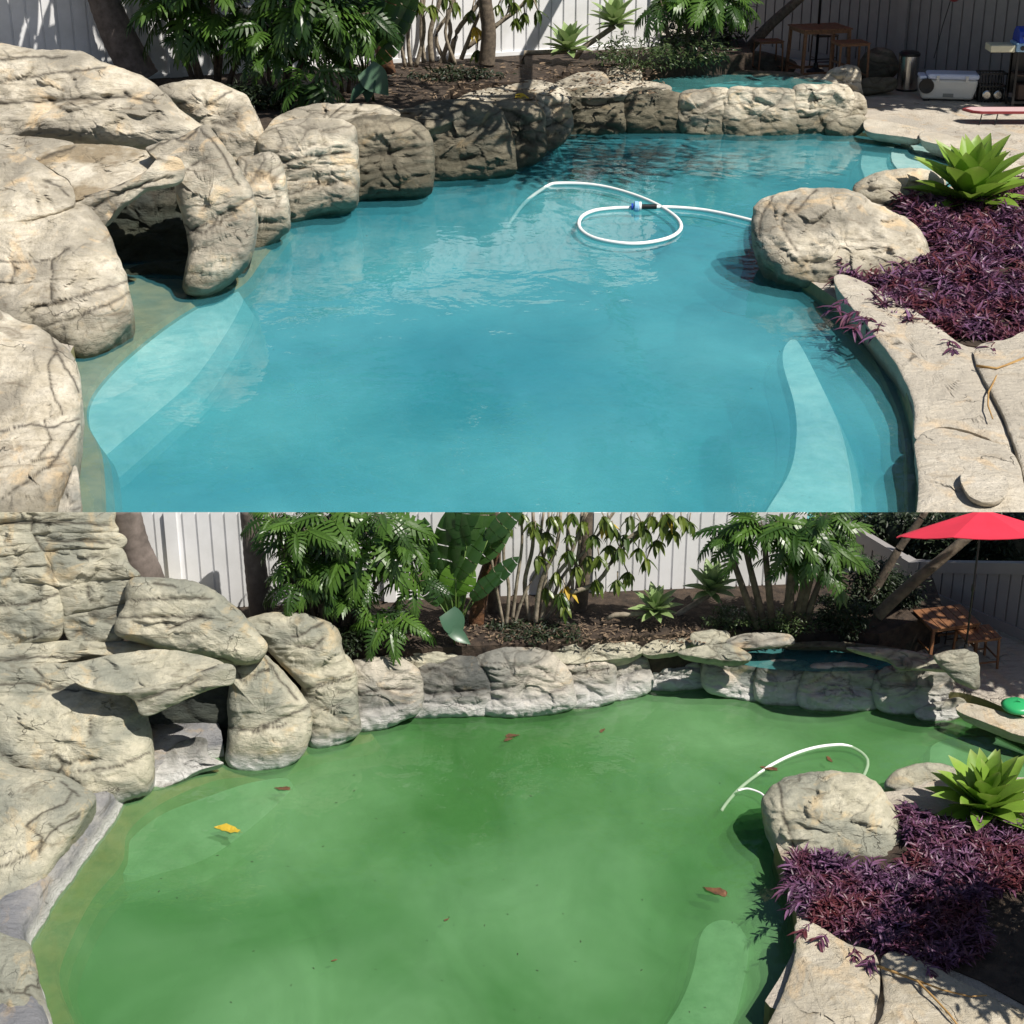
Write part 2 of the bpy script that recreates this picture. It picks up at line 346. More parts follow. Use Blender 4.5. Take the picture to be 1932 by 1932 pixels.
    led = np.tanh(led * 9) * .55; t_ = n1 * 2.2; n1 = n1 * .55 + .45 * (np.floor(t_) + 1 / (1 + np.exp(-14 * ((t_ % 1) - .5)))) / 2.2
    fade = 1 - rr ** 5
    fc = 44.0; nf = max(4, int((np.ptp(poly[:, 0]) + 60) * (np.ptp(poly[:, 1]) + 60) / (fc * fc * .62)))
    fx = poly[:, 0].min() - 30 + rs.rand(nf) * (np.ptp(poly[:, 0]) + 60); fy = poly[:, 1].min() - 30 + rs.rand(nf) * (np.ptp(poly[:, 1]) + 60)
    FD = np.hypot((wx[:, None] - fx) * .8, (wy[:, None] - fy) * 1.25); fi = FD.argmin(1); gx = rs.normal(size=nf) * .11; gy = rs.normal(size=nf) * .15; fo = rs.normal(size=nf) * 1.2
    facet = (wx - fx[fi]) * gx[fi] + (wy - fy[fi]) * gy[fi] + fo[fi]
    disp = (n1 * 7.5 + n2 * 2.6 + led * 3.2 + cellh * 3.5 + np.clip(facet, -6, 6) * 1.0) * amp * fade * min(1, dim / 90) - groove * 4.2 * (.3 + .7 * fade)
    off = np.where(front, h * Tm + disp * sz, -h * Bm)
    vd = CAM - Q; vd /= np.linalg.norm(vd, axis=1)[:, None]
    Q = Q + np.where(front, off, 0)[:, None] * vd + np.where(front, 0, off)[:, None] * nrm
    if drop:
        m = (~front); Q[m, 2] -= h[m] * drop * .0; Q[m, 2] = np.minimum(Q[m, 2], Q[m, 2] - h[m] * drop)
    faces = []
    for j in range(N): faces.append((0, 1 + (j + 1) % N, 1 + j))
    nr = len(rf) + len(rb)
    idx = np.arange(N)
    for r in range(nr - 1):
        a0 = 1 + r * N; b0 = a0 + N
        faces += np.stack([a0 + idx, a0 + (idx + 1) % N, b0 + (idx + 1) % N, b0 + idx], 1).tolist()
    last = 1 + nr * N; a0 = 1 + (nr - 1) * N
    for j in range(N): faces.append((last, a0 + j, a0 + (j + 1) % N))
    me = bpy.data.meshes.new(name); me.from_pydata((Q - p0).tolist(), [], faces)
    at = me.attributes.new('crack', 'FLOAT', 'POINT'); at.data.foreach_set('value', np.where(front, np.clip(crack, 0, 1), 0).astype(np.float32))
    me.polygons.foreach_set('use_smooth', [True] * len(me.polygons)); me.update()
    # consistent outward normals
    bm = bmesh.new(); bm.from_mesh(me); bmesh.ops.recalc_face_normals(bm, faces=bm.faces); bm.to_mesh(me); bm.free()
    o = link(name, me, mat, None, p0)
    return tagit(o, label, cat, group, kind)
BSET = []      # everything of the lower garden (trimmed level with the fence top at the end)
def grow(P, d):
    P = np.array(P)[:, :2]; nx = np.roll(P, -1, 0) - np.roll(P, 1, 0); nx /= np.linalg.norm(nx, axis=1)[:, None] + 1e-9
    A = ((P[:, 0] * np.roll(P[:, 1], -1)) - (np.roll(P[:, 0], -1) * P[:, 1])).sum(); o = np.c_[nx[:, 1], -nx[:, 0]] * (1 if A > 0 else -1)
    return [(a, b, 0) for a, b in P + o * d]
def sheet(name, poly, z, mat, zr=0.0, smoothpoly=True, holes=(), rawpts=None, depth=0.0, flare=0.0):
    pts = rawpts if rawpts is not None else [G(x, y, z) for x, y in (crom(poly, True, 12) if smoothpoly else poly)]
    from mathutils.geometry import tessellate_polygon
    loops = [[Vector((p[0], p[1], 0)) for p in pts]] + [[Vector((p[0], p[1], 0)) for p in h] for h in holes]
    tris = tessellate_polygon(loops); flat = [p for l in loops for p in l]
    vs = [(p.x, p.y, z) for p in flat]; fs = [tuple(t) for t in tris]
    if depth:
        n0 = len(pts); base = len(vs); gp = grow([tuple(q) for q in flat[:n0]], flare * depth) if flare else [(q.x, q.y) for q in flat[:n0]]; vs += [(q[0], q[1], z - depth) for q in gp]
        for i in range(n0): fs.append((i, (i + 1) % n0, base + (i + 1) % n0, base + i))
    me = bpy.data.meshes.new(name); me.from_pydata(vs, [], fs)
    bm = bmesh.new(); bm.from_mesh(me); bmesh.ops.recalc_face_normals(bm, faces=bm.faces)
    up = sum(f.normal.z * f.calc_area() for f in bm.faces)
    if up < 0: bmesh.ops.reverse_faces(bm, faces=bm.faces)
    bm.to_mesh(me); bm.free(); me.update()
    return link(name, me, mat)
# ================================================================== SETTING: ground, pools, beds
ZG = .25; ZA = 1.4; ZB = .70
poolA = [(60, 1045), (105, 966), (130, 860), (120, 760), (140, 680), (200, 610), (225, 560), (190, 480), (190, 420), (280, 385), (420, 400), (480, 430), (540, 385), (660, 355), (810, 318), (955, 300), (1025, 265), (1080, 240), (1180, 232), (1370, 240), (1560, 243), (1640, 247), (1740, 266), (1820, 292), (1862, 325), (1830, 360), (1700, 385), (1520, 395), (1440, 405), (1425, 450), (1450, 500), (1540, 562), (1640, 640), (1690, 720), (1722, 820), (1730, 900), (1727, 966), (1712, 1045)]
poolB = [(10, 2000), (35, 1932), (15, 1850), (0, 1790), (60, 1680), (140, 1570), (175, 1515), (262, 1440), (280, 1395), (420, 1375), (580, 1385), (680, 1355), (925, 1325), (1068, 1310), (1225, 1280), (1330, 1280), (1515, 1320), (1720, 1342), (1820, 1345), (1932, 1392), (2010, 1440), (2010, 1500), (1800, 1505), (1690, 1530), (1560, 1540), (1490, 1570), (1460, 1610), (1468, 1650), (1490, 1700), (1500, 1780), (1495, 1830), (1472, 1880), (1440, 1932), (1400, 2000)]
def poly3(P, z=0.0, step=14): return [tuple(G(x, y, z)) for x, y in crom(P, True, step)]
PA, PB = poly3(poolA), poly3(poolB)
M['groundm'] = rock_mat('patio_paving', .012, (.60, .54, .45), (.50, .44, .36), (.45, .41, .35), (.34, .27, .19), None, .01)
g = sheet('ground', None, ZG, 'groundm', rawpts=[(-400, -60, 0), (400, -60, 0), (400, 700, 0), (-400, 700, 0)], holes=[PA, PB]); tagit(g, kind='structure')
def shell(name, pts, depth, floor_mat, wall_mat, f=.965):
    """pool basin: upper stone wall, sloped plaster wall, floor"""
    P = np.array(pts)[:, :2]; n = len(P); c = P.mean(0); vs = []; fs = []
    nx = np.roll(P, -1, 0) - np.roll(P, 1, 0); nx /= np.linalg.norm(nx, axis=1)[:, None]
    A = ((P[:, 0] * np.roll(P[:, 1], -1)) - (np.roll(P[:, 0], -1) * P[:, 1])).sum(); inn = np.c_[-nx[:, 1], nx[:, 0]] * (1 if A > 0 else -1)
    levels = [(0, ZG), (0.0, -.05), (.05, -.35), (.25, -depth * .6), (.7, -depth)]
    for off, z in levels:
        for q in P + inn * off * (depth / 1.8): vs.append((q[0], q[1], z))
    me = bpy.data.meshes.new(name); mats = []
    for L in range(len(levels) - 1):
        for i in range(n): fs.append((L * n + i, L * n + (i + 1) % n, (L + 1) * n + (i + 1) % n, (L + 1) * n + i)); mats.append(0 if L < 2 else 1)
    from mathutils.geometry import tessellate_polygon
    b0 = (len(levels) - 1) * n
    for t in tessellate_polygon([[Vector(v) for v in vs[b0:b0 + n]]]): fs.append(tuple(b0 + k for k in t)); mats.append(1)
    me.from_pydata(vs, [], fs); me.materials.append(M[wall_mat]); me.materials.append(M[floor_mat])
    me.polygons.foreach_set('material_index', mats); me.update(); o = bpy.data.objects.new(name, me); scene.collection.objects.link(o)
    return tagit(o, kind='structure')
shell('pool_basin', PA, 2.6, 'plasterA', 'brinkA'); shell('pool_basin', PB, 1.3, 'floorB', 'brinkB')
w = sheet('water', None, 0.0, 'waterA', rawpts=grow(PA, .03)); tagit(w, kind='structure')
w = sheet('water', None, 0.0, 'waterB', rawpts=grow(PB, .015)); tagit(w, kind='structure')
# the milky body of the water, in layers under the surface
for z_ in (-.17, -.38, -.75): tagit(sheet('water', None, z_, 'sliceA', rawpts=grow(PA, .02)), kind='structure')
for z_ in (-.10, -.22, -.40): tagit(sheet('water', None, z_, 'sliceB', rawpts=grow(PB, .01)), kind='structure')
# underwater ledges, seats, steps and slopes of the two basins
def under(name, poly, z, mat, depth=.5, label=None, cat=None, st=True):
    o = sheet(name, None, z, mat, rawpts=[tuple(G(x, y, z)) for x, y in crom(poly, True, 8)], depth=depth, flare=.55); tagit(o, label, cat, None, 'structure'); return o
under('pool_ledge', [(545, 395), (525, 440), (492, 480), (452, 530), (380, 560), (300, 610), (215, 680), (165, 740), (158, 790), (185, 850), (192, 966), (185, 1050), (60, 1050), (60, 700), (200, 500), (420, 380)], -.07, 'brinkA')
under('pool_seat', [(445, 548), (440, 575), (400, 640), (350, 705), (280, 765), (220, 815), (180, 842), (162, 800), (158, 750), (210, 685), (290, 625), (370, 575)], -.22, 'shelfA', .8)
under('pool_floor_slope', [(540, 430), (540, 500), (520, 600), (500, 700), (430, 810), (440, 860), (480, 930), (480, 1040), (120, 1040), (150, 800), (400, 560), (500, 440)], -.9, 'slopeA', 1.5)
under('pool_step', [(1498, 640), (1480, 655), (1478, 690), (1498, 760), (1503, 820), (1490, 890), (1445, 966), (1400, 1045), (1580, 1045), (1602, 966), (1600, 900), (1580, 800), (1545, 720), (1515, 660)], -.23, 'shelfA', 1.6)
under('pool_step', [(1640, 278), (1625, 300), (1628, 325), (1650, 345), (1760, 350), (1780, 290), (1690, 278)], -.30, 'shelfA', 1.6)
under('pool_step', [(1700, 272), (1682, 288), (1688, 312), (1720, 330), (1850, 350), (1870, 300), (1770, 272)], -.12, 'shelfA', 1.6)
under('pool_ledge', [(1425, 450), (1455, 515), (1540, 580), (1630, 655), (1675, 730), (1705, 820), (1712, 966), (1700, 1050), (1760, 1050), (1760, 700), (1600, 540), (1440, 440)], -.1, 'brinkA')
under('pool_ledge', [(700, 1385), (585, 1410), (480, 1450), (400, 1462), (300, 1505), (235, 1560), (222, 1620), (165, 1690), (115, 1790), (105, 1850), (135, 1932), (150, 2000), (40, 2000), (40, 1700), (250, 1420), (600, 1360)], -.04, 'brinkB', .3)
under('pool_seat', [(545, 1470), (520, 1505), (450, 1565), (380, 1610), (300, 1635), (235, 1650), (235, 1600), (300, 1540), (400, 1500), (480, 1475)], -.16, 'shelfB', .5)
under('pool_floor_slope', [(620, 1440), (615, 1500), (600, 1560), (570, 1600), (500, 1620), (420, 1690), (370, 1780), (330, 1860), (250, 1920), (180, 2000), (90, 2000), (110, 1750), (250, 1560), (450, 1450)], -.45, 'slopeB', .8)
under('pool_step', [(1375, 1737), (1345, 1740), (1322, 1765), (1308, 1830), (1285, 1890), (1240, 1960), (1215, 2000), (1355, 2000), (1378, 1900), (1400, 1800), (1400, 1755)], -.12, 'shelfB', .9)
under('pool_step', [(1770, 1400), (1755, 1425), (1780, 1460), (2000, 1470), (2000, 1400), (1850, 1390)], -.12, 'shelfB', .6)
# planting beds
bedA = [(-260, 262), (480, 262), (640, 262), (790, 240), (832, 190), (850, 160), (1030, 152), (1060, 136), (1140, 132), (1150, 122), (1330, 112), (1420, 100), (1400, 70), (1000, 60), (0, 100), (-260, 150)]
bedB = [(-260, 1330), (400, 1250), (660, 1228), (820, 1222), (1000, 1214), (1200, 1200), (1380, 1192), (1560, 1190), (1660, 1196), (1780, 1150), (1760, 1090), (1600, 1080), (1200, 1110), (0, 1120), (-260, 1150)]
def soilmound(name, poly, z, mat):
    o = sheet(name, None, z, mat, rawpts=[tuple(G(x, y, z)) for x, y in poly], depth=z - ZG + .1); return tagit(o, kind='structure')
soilmound('planting_bed', bedA, ZA, 'soil'); BSET.append(soilmound('planting_bed', bedB, ZB, 'soil'))
soilmound('soil_patch', [(1560, 470), (1640, 400), (1700, 370), (1800, 375), (1960, 350), (1990, 520), (1990, 640), (1850, 655), (1700, 630), (1610, 590)], ZG + .03, 'soil')
soilmound('soil_patch', [(1500, 1700), (1560, 1600), (1640, 1580), (1700, 1545), (1800, 1530), (1960, 1520), (2050, 1700), (2050, 1960), (1850, 1850), (1700, 1790), (1560, 1750)], ZG + .012, 'soil')

# ================================================================== ROCKS of the blue pool
def rA(poly, label, mat='rockA', **k): return rock(k.pop('name', 'boulder'), poly, label, mat, **k)
gA = 'boulders of the blue pool rockwork'; gB = 'boulders of the green pool rockwork'
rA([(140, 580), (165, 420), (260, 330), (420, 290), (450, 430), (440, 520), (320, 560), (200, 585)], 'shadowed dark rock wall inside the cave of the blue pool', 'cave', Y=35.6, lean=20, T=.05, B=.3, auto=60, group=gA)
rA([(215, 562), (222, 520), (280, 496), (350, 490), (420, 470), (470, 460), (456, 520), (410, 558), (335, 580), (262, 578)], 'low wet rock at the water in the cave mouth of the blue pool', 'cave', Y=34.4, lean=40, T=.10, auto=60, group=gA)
rA([(-40, 95), (80, 96), (155, 99), (195, 118), (240, 134), (280, 152), (312, 180), (335, 205), (362, 226), (384, 242), (370, 262), (330, 272), (270, 277), (200, 272), (130, 264), (60, 264), (-40, 264)], 'large domed layered boulder on top of the blue pool rockwork', Y=37.8, lean=46, T=.3, B=.5,
   cracks=[[(-20, 115), (60, 109), (125, 107)], [(-20, 158), (60, 145), (110, 137), (200, 127)], [(-20, 197), (80, 192), (150, 188), (235, 182)], [(135, 212), (170, 200), (205, 186)], [(130, 212), (110, 200), (95, 190)], [(60, 130), (48, 150)], [(235, 180), (290, 195), (300, 225)]], auto=0, group=gA)
rA([(300, 168), (350, 154), (395, 152), (430, 164), (462, 180), (480, 212), (497, 250), (502, 278), (485, 305), (450, 314), (425, 300), (400, 268), (365, 235), (330, 200)], 'rounded boulder with an undercut lip below the split-leaf plants', Y=40.5, lean=36, T=.34, B=.5,
   cracks=[[(368, 210), (400, 195), (435, 172)], [(400, 232), (428, 236), (446, 222), (448, 212)], [(335, 196), (360, 190)]], auto=0, group=gA)
rA([(-40, 258), (60, 258), (135, 270), (100, 290), (60, 305), (-40, 300)], 'thin flat slab at the frame edge under the domed boulder', Y=36, lean=70, T=.12, auto=0, group=gA)
rA([(70, 300), (100, 282), (150, 273), (230, 276), (292, 290), (299, 298), (280, 318), (230, 346), (180, 364), (140, 376), (134, 345), (100, 320)], 'bright flat ledge slab over the cave with brown damp stains', 'ledgeA', Y=33.2, lean=78, T=.05, B=.12, auto=0, p=7, group=gA, cracks=[[(70, 303), (110, 288), (140, 275)]])
rA([(-40, 280), (20, 287), (64, 302), (100, 325), (130, 345), (140, 378), (128, 392), (60, 414), (-40, 420)], 'wedge-shaped slab between the flat ledge and the frame edge', Y=32.2, lean=68, T=.13, auto=0, group=gA, cracks=[[(85, 340), (115, 352), (132, 372)]])
rA([(136, 378), (180, 364), (232, 346), (282, 318), (300, 296), (335, 300), (345, 325), (335, 345), (290, 350), (255, 372), (218, 400), (192, 430), (170, 400), (150, 390)], 'tilted lower lip of the ledge above the cave opening', Y=33.0, lean=25, T=.14, B=.35, auto=0, group=gA, cracks=[[(138, 376), (230, 346), (296, 300)], [(175, 395), (210, 370), (280, 345)]])
rA([(278, 284), (300, 272), (340, 262), (385, 240), (405, 255), (430, 288), (455, 328), (475, 366), (482, 410), (472, 455), (452, 492), (410, 526), (368, 540), (346, 528), (350, 490), (356, 450), (346, 412), (334, 375), (330, 340), (325, 315), (305, 300)], 'big drooping nose boulder on the right of the cave, by the blue water', Y=33.2, lean=34, T=.3, B=.5, sink=14,
   cracks=[[(280, 285), (320, 265), (350, 255)], [(315, 252), (345, 268), (375, 240)], [(322, 300), (348, 325), (395, 295)], [(350, 445), (420, 405), (475, 372)], [(345, 425), (385, 440), (440, 400)], [(380, 245), (420, 290), (450, 350)]], auto=0, group=gA)
rA([(-40, 414), (60, 400), (130, 385), (165, 393), (195, 425), (215, 470), (235, 520), (248, 575), (238, 606), (195, 648), (156, 664), (120, 645), (60, 615), (-40, 617)], 'broad smooth boulder left of the cave with a stepped lower crack', base=664, sink=12, lean=62, T=.34, B=.55,
   cracks=[[(-20, 413), (60, 407), (135, 386)], [(60, 585), (95, 572), (150, 560), (240, 530)], [(80, 615), (140, 600), (200, 575), (246, 552)], [(100, 490), (98, 530), (95, 565)], [(20, 492), (28, 510), (22, 535)], [(0, 492), (60, 494), (100, 490), (128, 470)], [(50, 587), (65, 600), (62, 612)]], auto=0, group=gA)
rA([(-60, 614), (50, 613), (100, 640), (138, 678), (151, 735), (150, 800), (140, 880), (118, 945), (90, 1030), (-60, 1040)], 'large pale boulder in the lower left corner beside the blue water', base=1036, lean=70, T=.34, B=.55,
   cracks=[[(-20, 822), (50, 800), (100, 805), (148, 790)], [(-20, 955), (40, 915), (95, 880), (148, 800)], [(95, 635), (108, 660), (90, 690), (98, 740), (120, 780)], [(100, 660), (130, 700), (148, 740)], [(60, 870), (110, 860)], [(85, 795), (98, 830), (75, 860)]], auto=0, group=gA)
rA([(140, 880), (150, 920), (150, 1000), (100, 1050), (95, 960), (118, 935)], 'small white-crusted rock at the waterline in the lower left corner', 'reefB', base=1040, lean=60, T=.2, auto=0, group=gA)
rA([(270, 180), (400, 190), (480, 260), (520, 300), (540, 390), (470, 430), (400, 330), (300, 280)], 'rough backing rock filling the joints between the large boulders of the blue garden', Y=41.5, lean=25, T=.06, B=.25, auto=60, group=gA)
reefA = [
 ([(455, 310), (480, 298), (510, 290), (528, 310), (535, 350), (540, 410), (525, 428), (480, 462), (474, 400)], 'narrow rock wedge between the nose boulder and the reef wall of the blue pool', 'rockA', dict(base=462)),
 ([(500, 262), (540, 235), (600, 228), (650, 236), (662, 270), (664, 340), (655, 372), (600, 388), (545, 408), (526, 345), (505, 292)], 'tan reef block with a leaf shadow running down it beside the blue pool', 'rockA', dict(cracks=[[(505, 310), (560, 300), (660, 285)], [(530, 370), (600, 352), (660, 340)]])),
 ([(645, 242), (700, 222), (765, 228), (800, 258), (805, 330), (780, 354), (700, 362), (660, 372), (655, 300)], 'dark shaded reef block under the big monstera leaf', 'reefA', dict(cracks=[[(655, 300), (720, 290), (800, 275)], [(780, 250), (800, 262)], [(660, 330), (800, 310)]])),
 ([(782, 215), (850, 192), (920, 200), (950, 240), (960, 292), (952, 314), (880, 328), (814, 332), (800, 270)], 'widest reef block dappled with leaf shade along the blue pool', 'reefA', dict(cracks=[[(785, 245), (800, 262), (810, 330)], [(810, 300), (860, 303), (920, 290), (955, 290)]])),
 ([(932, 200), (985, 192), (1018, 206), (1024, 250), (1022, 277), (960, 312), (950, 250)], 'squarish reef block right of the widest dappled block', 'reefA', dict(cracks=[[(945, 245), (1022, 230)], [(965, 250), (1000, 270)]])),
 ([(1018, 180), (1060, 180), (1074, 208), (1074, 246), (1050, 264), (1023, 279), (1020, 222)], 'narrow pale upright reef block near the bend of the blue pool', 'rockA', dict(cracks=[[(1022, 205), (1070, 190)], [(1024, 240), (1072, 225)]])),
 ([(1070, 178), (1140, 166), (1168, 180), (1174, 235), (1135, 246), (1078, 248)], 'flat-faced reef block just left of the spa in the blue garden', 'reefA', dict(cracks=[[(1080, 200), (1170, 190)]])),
]
def swell(P, f=1.05):
    P = np.array(P, float); c = P.mean(0); return c + (P - c) * np.array([1.13, 1.04])
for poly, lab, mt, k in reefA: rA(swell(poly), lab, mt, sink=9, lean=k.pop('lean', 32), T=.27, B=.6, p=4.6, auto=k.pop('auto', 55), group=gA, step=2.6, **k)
topsA = [
 ([(498, 268), (520, 225), (580, 200), (650, 196), (720, 200), (750, 218), (700, 235), (640, 244), (560, 250)], 'sandy sloping capstone shaded by the monstera leaf', 'rockA', 41.8),
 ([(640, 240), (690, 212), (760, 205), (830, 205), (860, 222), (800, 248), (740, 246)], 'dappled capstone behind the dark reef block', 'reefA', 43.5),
 ([(830, 215), (880, 178), (930, 162), (1010, 152), (1060, 168), (1072, 188), (1020, 208), (950, 212), (890, 205)], 'long dappled capstone with a fallen yellow leaf on it', 'rockA', 48.6),
 ([(1035, 168), (1080, 142), (1128, 134), (1146, 146), (1144, 164), (1085, 180)], 'layered flat stone stacked left of the spa', 'rockA', 50.2),
 ([(1140, 132), (1190, 123), (1205, 130), (1206, 150), (1152, 158)], 'small squared stone topping the stack by the spa', 'rockA', 51.8),
 ([(1085, 182), (1140, 160), (1200, 152), (1256, 160), (1260, 172), (1200, 180), (1150, 186)], 'flat capstone bridging the reef wall and the spa', 'rockA', 49.8),
]
for poly, lab, mt, Y in topsA: rA(poly, lab, mt, lean=66, T=.18, B=.5, Y=Y, auto=45, group=gA, step=2.4)
# spa of the blue pool
def ring(name, x0, x1, yc, ry, z, mat, label, cat, Yoff=0):
    pts = [tuple(G((x0 + x1) / 2 + (x1 - x0) / 2 * math.cos(t), yc + ry * math.sin(t), z)) for t in np.linspace(0, 2 * math.pi, 48, endpoint=False)]
    o = sheet(name, None, z, mat, rawpts=pts); return tagit(o, label, cat, None, 'structure')
ring('water', 1215, 1572, 158, 17, .98, 'waterS', None, None)
ring('spa_floor', 1200, 1590, 160, 21, .6, 'slopeA', None, None)
spaA = [
 ([(1178, 176), (1215, 166), (1250, 168), (1288, 180), (1292, 215), (1288, 246), (1230, 248), (1180, 238)], 'first front stone of the blue garden spa, left of the hanging wet streak', 'reefA', 0),
 ([(1284, 180), (1325, 168), (1372, 169), (1375, 210), (1368, 250), (1290, 248)], 'middle front stone of the blue garden spa', 'rockA', 0),
 ([(1374, 172), (1430, 166), (1492, 168), (1502, 192), (1498, 250), (1370, 251)], 'wide front stone of the blue garden spa', 'rockA', 0),
 ([(1498, 168), (1545, 160), (1600, 164), (1608, 208), (1570, 238), (1530, 250), (1496, 248)], 'folded corner stone on the right of the blue garden spa', 'rockA', 0),
 ([(1590, 180), (1618, 174), (1634, 190), (1632, 216), (1600, 228), (1585, 205)], 'small outer block right of the blue garden spa', 'rockA', 0),
 ([(1560, 235), (1600, 220), (1630, 218), (1636, 240), (1600, 254), (1565, 252)], 'low wet block where the spa meets the blue pool coping', 'rockA', 0)]
for i, (poly, lab, mt, _) in enumerate(spaA): rA(poly, lab, mt, lean=22, T=.2, B=.35, p=5, sink=0 if i == 4 else 7, base=max(p[1] for p in poly) if i != 4 else 240, auto=60, group=gA, step=2.4, name='spa_stone', cat='stone')
for poly, lab, Y in [([(1500, 160), (1498, 148), (1545, 140), (1590, 148), (1605, 162), (1590, 172), (1545, 170)], 'sunlit right rim slab of the blue garden spa', 52.5),
                     ([(1318, 136), (1400, 133), (1500, 137), (1500, 146), (1400, 144), (1318, 145)], 'long back rim slab of the blue garden spa', 54.5),
                     ([(1210, 128), (1260, 122), (1314, 126), (1316, 150), (1260, 152), (1212, 148)], 'rough wet stone at the back left of the blue garden spa', 54.5),
                     ([(1380, 128), (1330, 118), (1345, 100), (1420, 95), (1470, 105), (1500, 118), (1490, 134), (1420, 136)], 'mossy low rock bank behind the blue garden spa', 57)]:
    rA(poly, lab, 'rockA' if 'sunlit' in lab else 'reefA', lean=55, T=.15, B=.4, Y=Y, auto=50, group=gA, step=2.4, name='spa_stone', cat='stone')  # sunlight painted in: the sunlit slab takes paler rock than the rest
rA([(1553, 150), (1562, 136), (1582, 125), (1605, 123), (1621, 131), (1624, 160), (1625, 180), (1600, 176), (1565, 160)], 'round boulder standing behind the right rim of the blue garden spa', 'rockA', lean=25, T=.4, Y=52.8, auto=40, group=gA, step=2.2)
rA([(1618, 125), (1640, 95), (1668, 90), (1690, 105), (1692, 140), (1660, 148), (1625, 145)], 'dark shaded boulder by the fence left of the steel bin', 'reefA', lean=30, T=.4, Y=56, auto=40, group=gA, step=2.2)
rA([(1626, 178), (1628, 150), (1660, 146), (1690, 148), (1688, 168), (1660, 174)], 'low mossy stone block on the patio left of the steel bin', 'reefA', lean=30, T=.3, Y=54, auto=40, group=gA, step=2.2)
# right hand bank of the blue pool
def slab(poly, label, mat, z=ZG + .12, T=.08, **k): return rA(poly, label, mat, lean=88, base=sum(p[1] for p in poly) / len(poly), z=z, T=T, B=k.pop('B', .35), auto=k.pop('auto', 0), name=k.pop('name', 'coping_stone'), cat='coping stone', p=k.pop('p', 5), amp=.7, **k)
gc = 'coping stones around the blue pool'
slab([(1632, 226), (1665, 228), (1710, 236), (1742, 246), (1738, 262), (1690, 256), (1636, 248)], 'far coping stone beside the spa of the blue pool', 'deckA', group=gc)
slab([(1742, 248), (1790, 256), (1850, 276), (1905, 305), (1880, 322), (1830, 300), (1780, 276), (1738, 264)], 'curved coping stone above the shallow steps', 'deckA', group=gc)
slab([(1905, 304), (1950, 330), (2000, 380), (1960, 400), (1920, 350), (1882, 324)], 'coping stone behind the big agave at the frame edge', 'deckA', group=gc)
rA([(1425, 410), (1436, 385), (1470, 366), (1540, 356), (1610, 362), (1650, 385), (1705, 412), (1742, 452), (1752, 492), (1735, 525), (1660, 548), (1590, 552), (1520, 530), (1462, 500), (1430, 460)], 'big smooth boulder jutting into the blue pool at the hose end', base=545, sink=12, lean=60, T=.34, B=.5, auto=0, amp=1.5, group=gA,
   cracks=[[(1500, 372), (1480, 400), (1476, 430), (1500, 470), (1540, 520)], [(1540, 360), (1500, 400)], [(1460, 370), (1440, 400), (1432, 440)]])
rA([(1612, 362), (1622, 342), (1660, 325), (1720, 318), (1765, 326), (1782, 350), (1765, 390), (1710, 405), (1660, 392), (1625, 378)], 'grey boulder tucked behind the big boulder and the agave', base=402, lean=50, T=.34, auto=0, group=gA)
slab([(1575, 535), (1600, 520), (1700, 570), (1800, 640), (1835, 665), (1868, 740), (1912, 855), (1850, 822), (1775, 806), (1727, 828), (1722, 760), (1690, 688), (1640, 622)], 'long pale coping stone below the purple plants of the blue garden', 'deckA', group=gc, z=ZG + .15)
slab([(1727, 832), (1772, 808), (1850, 826), (1915, 860), (1940, 960), (1960, 1060), (1705, 1060), (1728, 966), (1732, 900)], 'wide coping stone in the lower right of the blue garden', 'deckA', group=gc, z=ZG + .15)
slab([(1838, 668), (1900, 640), (2000, 640), (2020, 1060), (1965, 1060), (1930, 900), (1895, 790)], 'outer paving slab at the right edge of the blue garden', 'deckA', group=gc, z=ZG + .13)
slab([(1812, 905), (1822, 886), (1850, 880), (1885, 888), (1904, 912), (1895, 938), (1868, 948), (1832, 938)], 'round lid stone set into the wide coping stone', 'deckA', z=ZG + .33, name='round_lid', B=.3, T=.03)
